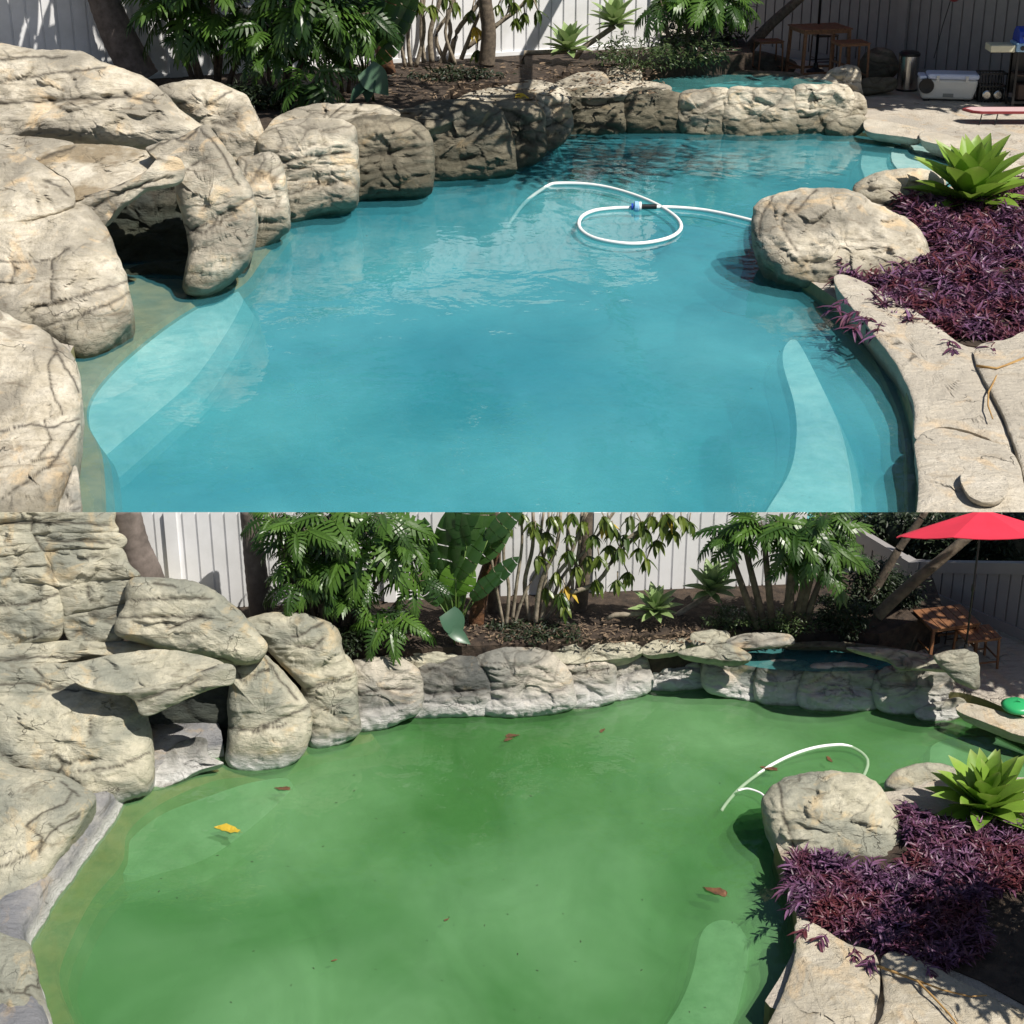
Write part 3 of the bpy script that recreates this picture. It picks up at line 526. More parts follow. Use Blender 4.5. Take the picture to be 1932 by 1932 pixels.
# ================================================================== ROCKS of the green pool
def rB(poly, label, mat='rockB', **k):
    o = rock(k.pop('name', 'boulder'), poly, label, mat, group=k.pop('group', gB), **k); BSET.append(o); return o
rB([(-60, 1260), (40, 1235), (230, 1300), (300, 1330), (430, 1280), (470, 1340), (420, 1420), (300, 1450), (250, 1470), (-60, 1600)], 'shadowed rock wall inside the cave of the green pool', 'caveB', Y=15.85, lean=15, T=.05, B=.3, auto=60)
rB([(200, 1100), (330, 1110), (470, 1190), (560, 1200), (650, 1230), (655, 1320), (590, 1390), (500, 1400), (430, 1330), (250, 1300), (150, 1260), (150, 1140)], 'rough backing rock filling the joints between the large boulders of the green garden', Y=16.9, lean=25, T=.06, B=.25, auto=60)
for poly, lab, Y, ln, ck in [
 ([(-50, 960), (120, 958), (207, 960), (213, 985), (212, 1006), (100, 1008), (-50, 1012)], 'topmost course of the rock waterfall by the green garden fence', 17.0, 35, [[(60, 975), (58, 1000)], [(-20, 990), (80, 985), (205, 990)]]),
 ([(-50, 1006), (60, 1002), (215, 1004), (224, 1034), (150, 1036), (70, 1042), (-50, 1054)], 'second course of the rock waterfall, a long flat block', 16.85, 35, [[(65, 1012), (82, 1040)], [(90, 1020), (215, 1024)]]),
 ([(84, 1040), (150, 1034), (222, 1032), (240, 1062), (260, 1088), (180, 1096), (114, 1106), (98, 1072)], 'squared block of the rock waterfall left of the leaning palm', 16.7, 32, [[(150, 1055), (185, 1052)]]),
 ([(-50, 1046), (60, 1040), (86, 1044), (100, 1078), (112, 1106), (60, 1100), (-50, 1104)], 'block of the rock waterfall at the frame edge, above the bulging one', 16.7, 32, []),
 ([(-50, 1082), (0, 1078), (60, 1077), (92, 1084), (112, 1112), (120, 1160), (108, 1204), (60, 1212), (-50, 1218)], 'bulging block of the rock waterfall with an ochre patch', 16.45, 30, [[(-20, 1146), (50, 1140), (110, 1120)], [(55, 1205), (85, 1190), (110, 1186)]]),
 ([(114, 1104), (180, 1089), (240, 1084), (258, 1092), (242, 1134), (150, 1156), (122, 1160)], 'middle block of the rock waterfall beside the domed boulder', 16.6, 30, [[(165, 1105), (172, 1135)]]),
 ([(122, 1160), (160, 1153), (234, 1140), (224, 1176), (228, 1210), (150, 1214), (126, 1198)], 'lowest block of the rock waterfall above the lit slab', 16.45, 30, [])]:
    rB(poly, lab, Y=Y, lean=ln, T=.16, B=.5, auto=0 if ck else 60, cracks=ck, p=5)
rB([(246, 1096), (290, 1091), (365, 1098), (402, 1115), (440, 1143), (466, 1170), (485, 1195), (500, 1216), (492, 1238), (462, 1250), (400, 1243), (330, 1228), (260, 1208), (222, 1195), (226, 1165), (240, 1140)], 'domed layered boulder below the fence in the green garden', Y=16.05, lean=42, T=.3, B=.5,
   cracks=[[(246, 1134), (300, 1130), (400, 1129)], [(226, 1165), (290, 1165), (395, 1166)], [(305, 1168), (320, 1185), (345, 1175), (380, 1166)], [(290, 1100), (330, 1107)], [(400, 1240), (440, 1250)]], auto=0)
rB([(450, 1178), (500, 1159), (560, 1157), (608, 1170), (636, 1188), (646, 1230), (660, 1262), (640, 1290), (596, 1310), (570, 1296), (540, 1262), (505, 1225), (475, 1196)], 'rounded boulder with an undercut lip under the palm trunk', Y=16.4, lean=36, T=.32, B=.5,
   cracks=[[(535, 1208), (570, 1196), (610, 1175)], [(560, 1218), (590, 1222), (612, 1205)], [(580, 1300), (645, 1278)]], auto=0)
rB([(-50, 1216), (60, 1211), (200, 1208), (300, 1216), (312, 1232), (260, 1240), (180, 1236), (100, 1252), (-50, 1258)], 'long pale slab along the foot of the rock waterfall', Y=16.15, lean=66, T=.14, B=.2, auto=0, cracks=[[(-10, 1246), (60, 1240), (180, 1240)]])
rB([(130, 1262), (180, 1244), (240, 1232), (310, 1226), (380, 1238), (418, 1252), (400, 1266), (330, 1287), (245, 1306), (180, 1300), (140, 1282)], 'sunlit flat ledge slab over the cave of the green pool', Y=15.25, lean=76, T=.04, B=.12, auto=0, p=8)
rB([(-50, 1256), (60, 1252), (140, 1250), (205, 1240), (235, 1270), (243, 1300), (236, 1312), (100, 1310), (-50, 1310)], 'broken-edged slab left of the sunlit ledge', Y=15.8, lean=55, T=.13, auto=0, cracks=[[(-20, 1292), (60, 1288), (90, 1300), (180, 1306)], [(65, 1262), (90, 1290)]])
rB([(240, 1304), (330, 1286), (412, 1254), (440, 1262), (436, 1290), (405, 1298), (345, 1322), (278, 1350), (256, 1322)], 'tilted lower lip of the ledge above the dark cave of the green pool', Y=15.2, lean=22, T=.14, B=.35, auto=0, cracks=[[(245, 1300), (300, 1287), (405, 1258)], [(258, 1322), (330, 1300), (380, 1280)]])
rB([(-50, 1314), (60, 1306), (200, 1304), (242, 1309), (266, 1330), (278, 1360), (286, 1420), (281, 1470), (232, 1496), (182, 1516), (150, 1490), (80, 1458), (-50, 1446)], 'broad smooth boulder left of the cave of the green pool', base=1516, sink=14, lean=50, T=.34, B=.55,
   cracks=[[(105, 1430), (130, 1440), (190, 1430)], [(150, 1455), (220, 1448), (282, 1420)], [(168, 1360), (170, 1390)], [(-20, 1400), (25, 1440)], [(105, 1428), (118, 1445), (110, 1460)]], auto=0)
rB([(412, 1254), (440, 1246), (490, 1236), (520, 1255), (555, 1295), (580, 1330), (586, 1365), (574, 1402), (545, 1430), (500, 1443), (450, 1443), (428, 1424), (430, 1390), (432, 1355), (430, 1325), (434, 1300), (430, 1278)], 'drooping nose boulder beside the cave of the green pool', base=1442, sink=12, lean=36, T=.3, B=.5,
   cracks=[[(434, 1256), (458, 1284), (505, 1262)], [(440, 1262), (480, 1240)], [(475, 1378), (520, 1362), (580, 1335)], [(430, 1372), (480, 1380), (540, 1366)], [(500, 1240), (535, 1290), (560, 1320)]], auto=0)
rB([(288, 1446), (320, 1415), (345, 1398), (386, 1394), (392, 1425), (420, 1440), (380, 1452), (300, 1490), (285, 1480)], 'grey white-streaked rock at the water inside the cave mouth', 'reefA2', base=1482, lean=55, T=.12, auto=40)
rB([(-50, 1448), (40, 1452), (110, 1462), (150, 1482), (178, 1506), (168, 1530), (140, 1575), (100, 1640), (60, 1700), (10, 1740), (-50, 1755)], 'large cracked boulder at the left edge above the green water', base=1750, lean=72, T=.3, B=.5,
   cracks=[[(50, 1555), (85, 1530), (120, 1520), (135, 1495)], [(-10, 1640), (60, 1610), (110, 1560), (150, 1540)], [(50, 1555), (80, 1580), (75, 1605)], [(115, 1475), (150, 1500)]], auto=0)
def band(label, path, h, lean, th, mat, name='waterline_band'):
    """curved low wall skirting the pool just above the waterline"""
    P = np.array([G(x, y, -.12) for x, y in crom(path, False, 5)]); n = len(P); t = np.gradient(P[:, :2], axis=0); t /= np.linalg.norm(t, axis=1)[:, None]; o = np.c_[t[:, 1], -t[:, 0]]
    if o[n // 2, 0] > 0: o = -o
    prof = [(0, -.3), (0, 0), (.01, .12), (.02, h * .5 + .06), (lean * .5, h * .8 + .12), (lean, h + .12), (lean + th, h + .13), (lean + th, -.3)]; vs = []; m = len(prof)
    for i in range(n):
        for a, z in prof:
            d = (vnoise(np.array([[P[i, 0] * 3, P[i, 1] * 3, z * 4]]))[0] * .028 + vnoise(np.array([[P[i, 0] * 11, P[i, 1] * 11, z * 9]]))[0] * .010) if a < lean + th * .5 else 0
            q = P[i, :2] + o[i] * (a + d); vs.append((q[0] , q[1], P[i, 2] + z))
    fs = [(i * m + j, i * m + j + 1, (i + 1) * m + j + 1, (i + 1) * m + j) for i in range(n - 1) for j in range(m - 1)]
    A = Acc(); A.add(vs, fs); b = P[n // 2]; ob = A.build(name, mat, None, loc=b, smooth=True); return tagit(ob, label, 'rock wall')
M['lime'] = rock_mat('lime_crusted_rock', kB, (.42, .40, .37), (.27, .265, .26), (.19, .195, .21), (.11, .105, .09), .15, .05)
BSET.append(band('grey white-crusted band of rock curving along the left waterline of the green pool', [(425, 1446), (385, 1454), (320, 1480), (270, 1506), (240, 1530), (226, 1556), (205, 1588), (160, 1650), (112, 1718), (80, 1772), (66, 1812), (80, 1870), (100, 1940), (112, 2010)], .26, .12, .55, 'lime'))
rB([(-60, 1772), (40, 1775), (62, 1800), (75, 1860), (98, 1932), (110, 2000), (-60, 2010)], 'pale crazed boulder in the bottom left corner by the green water', base=2000, lean=74, T=.24, cracks=[[(-20, 1872), (45, 1872), (62, 1880), (95, 1960)], [(45, 1872), (52, 1860), (75, 1862)]], auto=0)
for poly, lab, mt, ck in [
 ([(578, 1292), (610, 1260), (640, 1236), (664, 1264), (668, 1330), (668, 1372), (600, 1400), (586, 1370), (582, 1330)], 'tan wedge of the green pool reef wall beside the nose boulder', 'rockB', [[(590, 1300), (660, 1275)]]),
 ([(664, 1268), (690, 1246), (740, 1242), (778, 1262), (790, 1300), (775, 1336), (670, 1368)], 'first reef block of the green pool with a brown seam', 'reefB', [[(668, 1312), (720, 1300), (782, 1300)], [(670, 1345), (775, 1325)]]),
 ([(778, 1258), (850, 1240), (900, 1246), (922, 1285), (920, 1332), (850, 1342), (778, 1338)], 'reef block coloured dark for shade of the green pool', 'reefA2', [[(785, 1310), (850, 1308), (918, 1300)]]),
 ([(902, 1250), (925, 1232), (960, 1222), (1020, 1228), (1058, 1258), (1070, 1300), (1068, 1322), (1000, 1340), (924, 1336), (918, 1290)], 'rounded reef block striped with palm leaf shadows beside the green pool', 'reefB', [[(925, 1318), (1000, 1322), (1066, 1298)], [(908, 1252), (925, 1280), (926, 1334)]]),
 ([(1056, 1262), (1090, 1245), (1135, 1240), (1154, 1255), (1156, 1290), (1150, 1312), (1072, 1328)], 'reef block with one slanting crack, right of the striped block', 'reefB', [[(1075, 1285), (1110, 1300), (1112, 1308)], [(1066, 1272), (1150, 1262)]]),
 ([(1152, 1250), (1180, 1228), (1212, 1234), (1222, 1260), (1222, 1290), (1158, 1312)], 'small blocky reef stone at the bend of the green pool', 'reefB', [[(1156, 1282), (1220, 1262)]]),
 ([(1218, 1232), (1290, 1222), (1320, 1232), (1334, 1262), (1332, 1284), (1225, 1292)], 'low reef block just left of the spa in the green garden', 'reefB', [[(1222, 1255), (1325, 1245)]])]:
    rB(swell(poly), lab, mt, sink=11, lean=32, T=.27, B=.6, p=4.6, auto=55, step=2.6, cracks=ck)
for poly, lab, mt, Y in [
 ([(660, 1272), (672, 1245), (700, 1216), (790, 1206), (850, 1224), (862, 1244), (780, 1262), (710, 1262)], 'sandy sloping capstone under the lowest monstera leaf of the green garden', 'rockB', 16.9),
 ([(850, 1232), (900, 1218), (960, 1218), (950, 1240), (900, 1250)], 'small dark capstone behind the shade-dark reef block', 'reefB', 17.1),
 ([(1000, 1226), (1040, 1212), (1100, 1205), (1170, 1205), (1212, 1224), (1190, 1240), (1130, 1246), (1060, 1252)], 'long dappled capstone on the green pool reef wall', 'rockB', 17.1),
 ([(1212, 1222), (1260, 1196), (1298, 1192), (1308, 1212), (1290, 1226), (1230, 1236)], 'layered flat stone left of the spa in the green garden', 'rockB', 17.2),
 ([(1304, 1196), (1330, 1190), (1370, 1191), (1374, 1210), (1350, 1216), (1308, 1218)], 'small squared stone topping the stack in the green garden', 'rockB', 17.2),
 ([(1280, 1232), (1330, 1218), (1376, 1216), (1414, 1236), (1400, 1248), (1340, 1244)], 'flat capstone bridging the reef wall and spa of the green garden', 'rockB', 16.9)]:
    rB(poly, lab, mt, lean=66, T=.18, B=.5, Y=Y, auto=45, step=2.4)
BSET.append(ring('water', 1385, 1735, 1243, 24, .47, 'waterS', None, None))
BSET.append(ring('spa_floor', 1370, 1750, 1246, 28, .27, 'slopeA', None, None))
for poly, lab, mt in [
 ([(1328, 1244), (1360, 1232), (1400, 1230), (1430, 1248), (1440, 1280), (1434, 1318), (1380, 1308), (1330, 1292)], 'dark brown front stone of the green garden spa below its spillway', 'reefB'),
 ([(1430, 1258), (1470, 1245), (1524, 1250), (1530, 1285), (1516, 1326), (1432, 1314)], 'crazed front stone of the green garden spa', 'reefB'),
 ([(1520, 1264), (1560, 1250), (1640, 1255), (1662, 1275), (1662, 1305), (1640, 1334), (1516, 1328)], 'widest front stone of the green garden spa', 'reefB'),
 ([(1650, 1282), (1690, 1254), (1780, 1255), (1795, 1285), (1788, 1320), (1722, 1342), (1660, 1330)], 'folded corner stone on the right of the green garden spa', 'reefB'),
 ([(1786, 1280), (1810, 1273), (1842, 1278), (1846, 1296), (1836, 1320), (1800, 1326)], 'small outer block right of the green garden spa', 'rockB'),
 ([(1730, 1340), (1780, 1322), (1815, 1318), (1822, 1340), (1790, 1356), (1740, 1352)], 'low wet block where the spa meets the green pool coping', 'rockB')]:
    rB(poly, lab, mt, sink=8, p=5, lean=22, T=.2, B=.3, auto=60, step=2.4, name='spa_stone', cat='stone')
for poly, lab, mt, Y in [([(1676, 1246), (1640, 1236), (1600, 1222), (1680, 1224), (1750, 1234), (1794, 1252), (1790, 1266), (1740, 1262), (1700, 1262)], 'sunlit right rim slab of the green garden spa', 'rockB', 16.6),
                     ([(1480, 1214), (1560, 1210), (1640, 1216), (1700, 1226), (1640, 1232), (1560, 1222), (1484, 1222)], 'shaded back rim slab of the green garden spa', 'reefA', 17.2),
                     ([(1374, 1208), (1400, 1196), (1440, 1194), (1490, 1198), (1492, 1216), (1440, 1222), (1380, 1222)], 'rough broken stone at the back left of the green garden spa', 'reefB', 17.1),
                     ([(1490, 1206), (1510, 1186), (1560, 1178), (1620, 1184), (1630, 1210), (1560, 1216)], 'mossy rock bank in shade behind the green garden spa', 'reefA', 17.6)]:
    rB(poly, lab, mt, lean=50, T=.15, B=.35, Y=Y, auto=50, step=2.4, name='spa_stone', cat='stone')
rB([(1764, 1242), (1776, 1232), (1802, 1226), (1830, 1228), (1845, 1240), (1848, 1280), (1842, 1300), (1800, 1282)], 'round boulder standing behind the right rim of the green garden spa', 'rockB', lean=25, T=.4, Y=16.3, auto=40, step=2.2)
gd = 'coping stones around the green pool'
def slB(poly, label, mat='deckB', **k): o = slab(poly, label, mat, z=k.pop('z', ZG + .06), **k); BSET.append(o); return o
slB([(1805, 1340), (1822, 1326), (1880, 1340), (1990, 1376), (2000, 1400), (1932, 1390), (1860, 1364)], 'dark tan coping stone running right from the spa of the green pool', group=gd)
rB([(1440, 1520), (1454, 1492), (1484, 1470), (1530, 1458), (1590, 1457), (1636, 1468), (1668, 1500), (1694, 1550), (1707, 1612), (1690, 1645), (1620, 1668), (1550, 1672), (1500, 1650), (1458, 1585)], 'big smooth boulder at the agave bed, jutting into the green pool', 'rockB', base=1650, sink=10, lean=60, T=.34, B=.5, auto=0, amp=1.5, cracks=[[(1470, 1480), (1478, 1540), (1500, 1600), (1530, 1640)], [(1505, 1620), (1560, 1600), (1600, 1620)]])
rB([(1670, 1482), (1690, 1455), (1740, 1440), (1790, 1445), (1810, 1470), (1780, 1510), (1720, 1516), (1690, 1500)], 'grey boulder half hidden behind the agave of the green garden', 'rockB', base=1514, lean=50, T=.34, auto=0)
slB([(1500, 1745), (1530, 1740), (1600, 1780), (1652, 1802), (1660, 1870), (1640, 1932), (1640, 2020), (1405, 2020), (1445, 1940), (1478, 1870), (1500, 1800)], 'ochre coping stone below the purple plants of the green garden', group=gd, z=ZG + .08)
slB([(1664, 1806), (1720, 1800), (1800, 1845), (1880, 1885), (2000, 1940), (2020, 2020), (1650, 2020), (1668, 1900)], 'pale coping slab in the bottom right corner', 'deckB', group=gd, z=ZG + .08)

# ================================================================== FENCES
def fence(name, x0, x1, za0, za1, zt0, zt1, label, mat, nb=None, bw=.16, cat='fence', post=2.4, capped=True):
    """vertical vinyl boards between posts, from (X,Y) x0 to x1"""
    a = np.array(x0, float); b = np.array(x1, float); L = np.linalg.norm(b - a); d = (b - a) / L; nn = np.array([d[1], -d[0]])
    root = empty(name, (*(a + b) / 2, za0), label, cat); R = np.array([*(a + b) / 2, za0])
    acc = Acc(); n = max(4, int(L / bw)); 
    for i in range(n):
        t0, t1 = i / n, (i + 1) / n; g = .012 * bw / .16; w = .02 * bw / .16 * 1.5
        for (s0, s1, dz, th) in ((t0 * L + g, t1 * L - g, 0, w), (t1 * L - g, t1 * L + g, 0, w * .3)):
            p = [a + d * s0 - nn * .01, a + d * s1 - nn * .01, a + d * s1 + nn * th, a + d * s0 + nn * th]
            zb = [za0 + (za1 - za0) * s / L for s in (s0, s1, s1, s0)]; zt = [zt0 + (zt1 - zt0) * s / L for s in (s0, s1, s1, s0)]
            v = [(*p[k], zb[k]) for k in range(4)] + [(*p[k], zt[k]) for k in range(4)]
            acc.add(v, [(0, 1, 5, 4), (1, 2, 6, 5), (2, 3, 7, 6), (3, 0, 4, 7), (4, 5, 6, 7), (3, 2, 1, 0)])
    acc.v = [v - R for v in acc.v]; objs = [acc.build('panel', mat, root)]
    def bar(nme, s0, s1, z0, z1, th, off=0):
        A = Acc(); v = []
        for s, k in ((s0, 0), (s1, 1)):
            f = s / L; zb = za0 + (za1 - za0) * f; zt = zt0 + (zt1 - zt0) * f
            for zz in (z0, z1):
                z = (zb + zz) if zz >= 0 else (zt + zz)
                for o in (-th, th): v.append((*(a + d * s + nn * o), z))
        A.add(np.array(v) - R, [(0, 1, 3, 2), (4, 6, 7, 5), (0, 4, 5, 1), (2, 3, 7, 6), (0, 2, 6, 4), (1, 5, 7, 3)]); o = A.build(nme, mat, root); objs.append(o); return o
    k = bw / .16
    bar('rail', 0, L, .02, .16 * k, .05 * k)
    if capped: bar('rail', 0, L, -.16 * k, -.0001, .05 * k)
    m = max(1, int(L / (post * k)))
    for i in range(m + 1):
        s = min(L - .07 * k, max(.07 * k, i * L / m)); bar('post', s - .07 * k, s + .07 * k, .0, -.00005, .075 * k)
    return root, objs
def w2(p): return (p[0], p[1])
# far garden: left run nearer on the left, then the shaded run turning towards the camera on the right
a0 = G(-200, 178, ZA); a1 = G(1240, 86, ZA)
fence('fence', w2(a0), w2(a1), ZA - .3, ZA - .3, 6.0, 6.0, 'white board fence behind the plants of the blue garden', 'fence', bw=.42)
a2 = G(1330, 84, ZG); a3 = G(2150, 208, ZG)
fence('fence', w2(a2), w2(a3), ZG - .1, ZG - .1, 5.6, 5.6, 'board fence coloured shade-grey behind the patio furniture of the blue garden', 'fence_shade', bw=.40)
b0 = (-9.0, 17.6); b1 = (3.55, 18.75); topB = H - 17.6 * math.tan(R_(PITCH)) + .02
r, ob = fence('fence', b0, b1, ZB - .2, ZB - .2, topB + .02, H - 18.75 * math.tan(R_(PITCH)) + .02, 'white board fence behind the plants of the green garden', 'fence', bw=.16, capped=False); BSET += ob
def vtop(x, y, Y): return float(V(x, y, Y)[2])
c0 = V(1600, 985, 20.2); c1 = V(1722, 1058, 19.3); c2 = V(2030, 1062, 17.6)
r, ob = fence('fence', (c0[0], 20.2), (c1[0], 19.3), ZB - .4, ZB - .4, c0[2], c1[2], 'short sloping stretch of shade-grey fence in the corner of the green garden', 'fence_shade', bw=.15); BSET += ob
r, ob = fence('fence', (c1[0], 19.3), (c2[0], 17.6), ZB - .4, ZB - .4, c1[2], c2[2], 'fence coloured shade-grey behind the bar table of the green garden', 'fence_shade', bw=.15); BSET += ob

# ================================================================== PLANTS
def frame(y, up):
    y = np.array(y, float); y /= np.linalg.norm(y) + 1e-9; x = np.cross(y, up); x /= np.linalg.norm(x) + 1e-9; z = np.cross(x, y); return np.stack([x, y, z], 1)
def T_split(n=9, seed=0):
    """deeply cut leaf: midrib blade with finger lobes, unit long along +y"""
    rs = np.random.RandomState(seed); v = []; f = []; tip = []
    ys = np.linspace(0, 1, 8); ys = np.clip(ys, 0, 1); wd = .085 * np.sin(np.pi * np.clip(ys * .85 + .12, 0, 1))
    for y, w in zip(ys, wd): v += [(-w, y, .02), (0, y, -.01), (w, y, .02)]
    for i in range(7):
        for j in (0, 1): f.append((i * 3 + j, i * 3 + j + 1, i * 3 + j + 4, i * 3 + j + 3))
    for s in (-1, 1):
        for k in range(n):
            t = -.02 + .93 * k / (n - 1); t = max(t, 0.0) if t < 0 else t; L = (.50 - .34 * t) * (.9 + .2 * rs.rand()) * (1 if k else .8); ang = R_(118 - 88 * t ** .8 + rs.uniform(-4, 4)); w = .036 + .010 * (1 - t)
            dx, dy = s * math.sin(ang), math.cos(ang); px, py = -dy, dx
            b = len(v)
            for q, ww, r in ((0, .8, 0), (.35, 1.1, .02), (.7, 1.0, 0), (1.0, .12, -.08)):
                L2 = q * L; cy = max(0, t) + dy * L2 + .06 * q * q; cx = dx * L2; z = .05 * q - .16 * q * q
                v += [(cx + px * w * ww, cy + py * w * ww, z), (cx - px * w * ww, cy - py * w * ww, z)]
            for q in range(3): f.append((b + 2 * q, b + 2 * q + 1, b + 2 * q + 3, b + 2 * q + 2))
    v = np.array(v); v[:, 2] -= .30 * v[:, 1] ** 2 + .05 * v[:, 0] ** 2; return v, f
def T_lance(w=.22, k=7, chan=.08, droop=.2, tipsharp=1.0, base=.5):
    v = []; f = []; tp = []
    for i in range(k + 1):
        t = i / k; ww = w * (base + (1 - base) * math.sin(math.pi * min(1, t * 1.15 + .08))) if t < .45 else w * max(0.02, (1 - ((t - .45) / .55) ** (1.7 * tipsharp)))
        v += [(-ww, t, chan * ww / w), (0, t, 0), (ww, t, chan * ww / w)]; tp += [max(0, (t - .8) / .2), max(0, (t - .85) / .3), max(0, (t - .8) / .2)]
    for i in range(k):
        for j in (0, 1): f.append((i * 3 + j, i * 3 + j + 1, i * 3 + j + 4, i * 3 + j + 3))
    v = np.array(v); v[:, 2] -= droop * v[:, 1] ** 2; return v, f, np.array(tp)
def T_paddle(w=.2, k=9, tear=True, droop=.35):
    v = []; f = []
    for s in (-1, 1):
        for i in range(k):
            t0, t1 = i / k, (i + 1) / k - (.015 if tear and i % 2 else 0)
            b = len(v)
            for t in (t0, t1):
                ww = w * max(0.0, math.sin(math.pi * min(1, t * .9 + .1))) ** .6; v += [(0, t, 0), (s * ww * .6, t + .02, .05), (s * ww, t + .03, .03)]
            f += [(b, b + 1, b + 4, b + 3), (b + 1, b + 2, b + 5, b + 4)]
    v = np.array(v); v[:, 2] -= droop * v[:, 1] ** 2; return v, f
SPL = [T_split(9, s) for s in range(4)]; LAN = T_lance(.05, 4, .02, .25); PAD = T_paddle(); AGV = T_lance(.19, 10, .09, .12, 1.15, .42); LEAF = T_lance(.16, 4, .05, .2); BROAD = T_lance(.42, 7, .10, .3, .8, .7)
def put(acc, T, loc, ydir, up, L, var=.5, roll=0):
    Rm = frame(ydir, np.asarray(up, float)); v = T[0] * L
    if roll: c, s = math.cos(roll), math.sin(roll); v = v @ np.array([[c, 0, s], [0, 1, 0], [-s, 0, c]])
    acc.add(v @ Rm.T + np.asarray(loc), T[1], var, T[2] if len(T) > 2 else None)
def sph(az, el): return np.array([math.cos(el) * math.cos(az), math.cos(el) * math.sin(az), math.sin(el)])
def philodendron(label, x, row, zb, crowns, s_leaf, n, trunk_r, seed, group=None, name='split_leaf_plant', Yc=None):
    """crowns: photo positions of each leaf head; stems rise from the bed to them"""
    rs = np.random.RandomState(seed); b = G(x, row, zb); Y = b[1]; k = SC(Y)
    root = empty(name, b, label, 'plant', group)
    st = Acc(); lv = Acc()
    for (cx, cr, dn, Ls) in crowns:
        c = V(cx, cr, Y - rs.uniform(0, 1.2) * k * 30) - b; c0 = np.array([c[0] * .35 + rs.uniform(-6, 6) * k, 0, -.1])
        st.tube([c0, c0 * .5 + c * .5 + np.array([0, rs.uniform(-5, 5) * k, 0]), c], [trunk_r * k * 1.2, trunk_r * k, trunk_r * k * .7], 9)
        dn = int(dn * 1.5)
        for i in range(dn):
            az = i * 2.39996 + rs.uniform(-.3, .3); el = R_(rs.uniform(-10, 55)); d = sph(az, el); d[1] *= .75
            pl = Ls * k * rs.uniform(.35, .8); e = c + d * pl; L = Ls * k * rs.uniform(.95, 1.45)
            st.tube([c, c + d * pl * .5 + np.array([0, 0, pl * .06]), e], [1.7 * k, 1.3 * k, 1.0 * k], 5)
            yd = d * .9 + np.array([0, 0, -.35 - .4 * rs.rand()]); up = np.array([0, -.35, 1]) + rs.uniform(-.3, .3, 3)
            put(lv, SPL[i % 4], e, yd, up, L, rs.rand(), rs.uniform(-.4, .4))
    o1 = lv.build('foliage', 'philo', root, attrs=True); o2 = st.build('stem', 'palebark' if trunk_r < 3 else 'bark', root, smooth=True); return root, [o1, o2]
def agave(label, x, row, z, size, n, seed, mat='agave', group=None, stem=None, Y=None):
    rs = np.random.RandomState(seed); b = V(x, row, Y) if Y else G(x, row, z); k = SC(b[1]); L = size * k
    root = empty('agave', b, label, 'agave', group); lv = Acc()
    for i in range(n):
        u = i / (n - 1); az = i * 2.39996 + rs.uniform(-.1, .1); el = R_(84 - 88 * u ** .85 + rs.uniform(-5, 5)); d = sph(az, el)
        up = np.array([0, 0, 1.]) if el < R_(70) else -sph(az, 0) + np.array([0, 0, .2])
        up = np.array([-d[0] * math.tan(el), -d[1] * math.tan(el), 1]) if el < R_(80) else -sph(az, 0)
        put(lv, AGV, d * L * .06 + np.array([0, 0, L * (.18 - .14 * u)]), d, up, L * (.62 + .38 * math.sin(math.pi * min(1, u * .8 + .2))) * rs.uniform(.92, 1.05), .35 + .5 * rs.rand() * (1 - .3 * u))
    o = lv.build('leaves', mat, root, smooth=True, attrs=True); outs = [o]
    st = Acc()
    if stem is not None:
        pts = [V(px, pr, b[1]) - b for px, pr in stem] ; st.tube([np.array([0, 0, L * .05])] + pts, [L * .09] * (len(pts) + 1), 9)
    else: st.tube([(0, 0, -.02 * L), (0, 0, L * .16)], [L * .12, L * .1], 9)
    outs.append(st.build('stem', 'palebark', root, smooth=True)); return root, outs
def leafcloud(acc, c, rad, n, L, rs, T=LEAF, clump=14, updir=(0, 0, 1), flat=1.0, hollow=.3):
    cl = rs.normal(size=(max(3, n // clump), 3)); cl /= np.linalg.norm(cl, axis=1)[:, None]; cl *= (hollow + (1 - hollow) * rs.rand(len(cl), 1) ** .5)
    for i in range(n):
        q = cl[rs.randint(len(cl))] + rs.normal(size=3) * .16; p = np.asarray(c) + q * np.asarray(rad)
        d = rs.normal(size=3) + q * .8; d[2] = d[2] * .5 - .1; put(acc, T, p, d, np.array(updir) + rs.normal(size=3) * .45, L * rs.uniform(.7, 1.25), rs.rand())
def shrub(label, x, row, z, rx, rz, n, leafpx, seed, mat='small', name='shrub', Y=None, ry=None, group=None):
    rs = np.random.RandomState(seed); b = V(x, row, Y) if Y else G(x, row, z); k = SC(b[1]); root = empty(name, b, label, 'shrub', group)
    lv = Acc(); leafcloud(lv, (0, 0, rz * k * .9), (rx * k, (ry or rx * .6) * k, rz * k), n, leafpx * k, rs)
    st = Acc()
    for i in range(7):
        a = rs.uniform(0, 6.28); st.tube([(0, 0, -.05), (rx * k * .3 * math.cos(a), rx * k * .2 * math.sin(a), rz * k * .7), (rx * k * .7 * math.cos(a), rx * k * .4 * math.sin(a), rz * k * 1.3)], [1.5 * k, 1.2 * k, .6 * k], 5)
    o = [lv.build('foliage', mat, root, attrs=True), st.build('stem', 'bark', root)]; return root, o
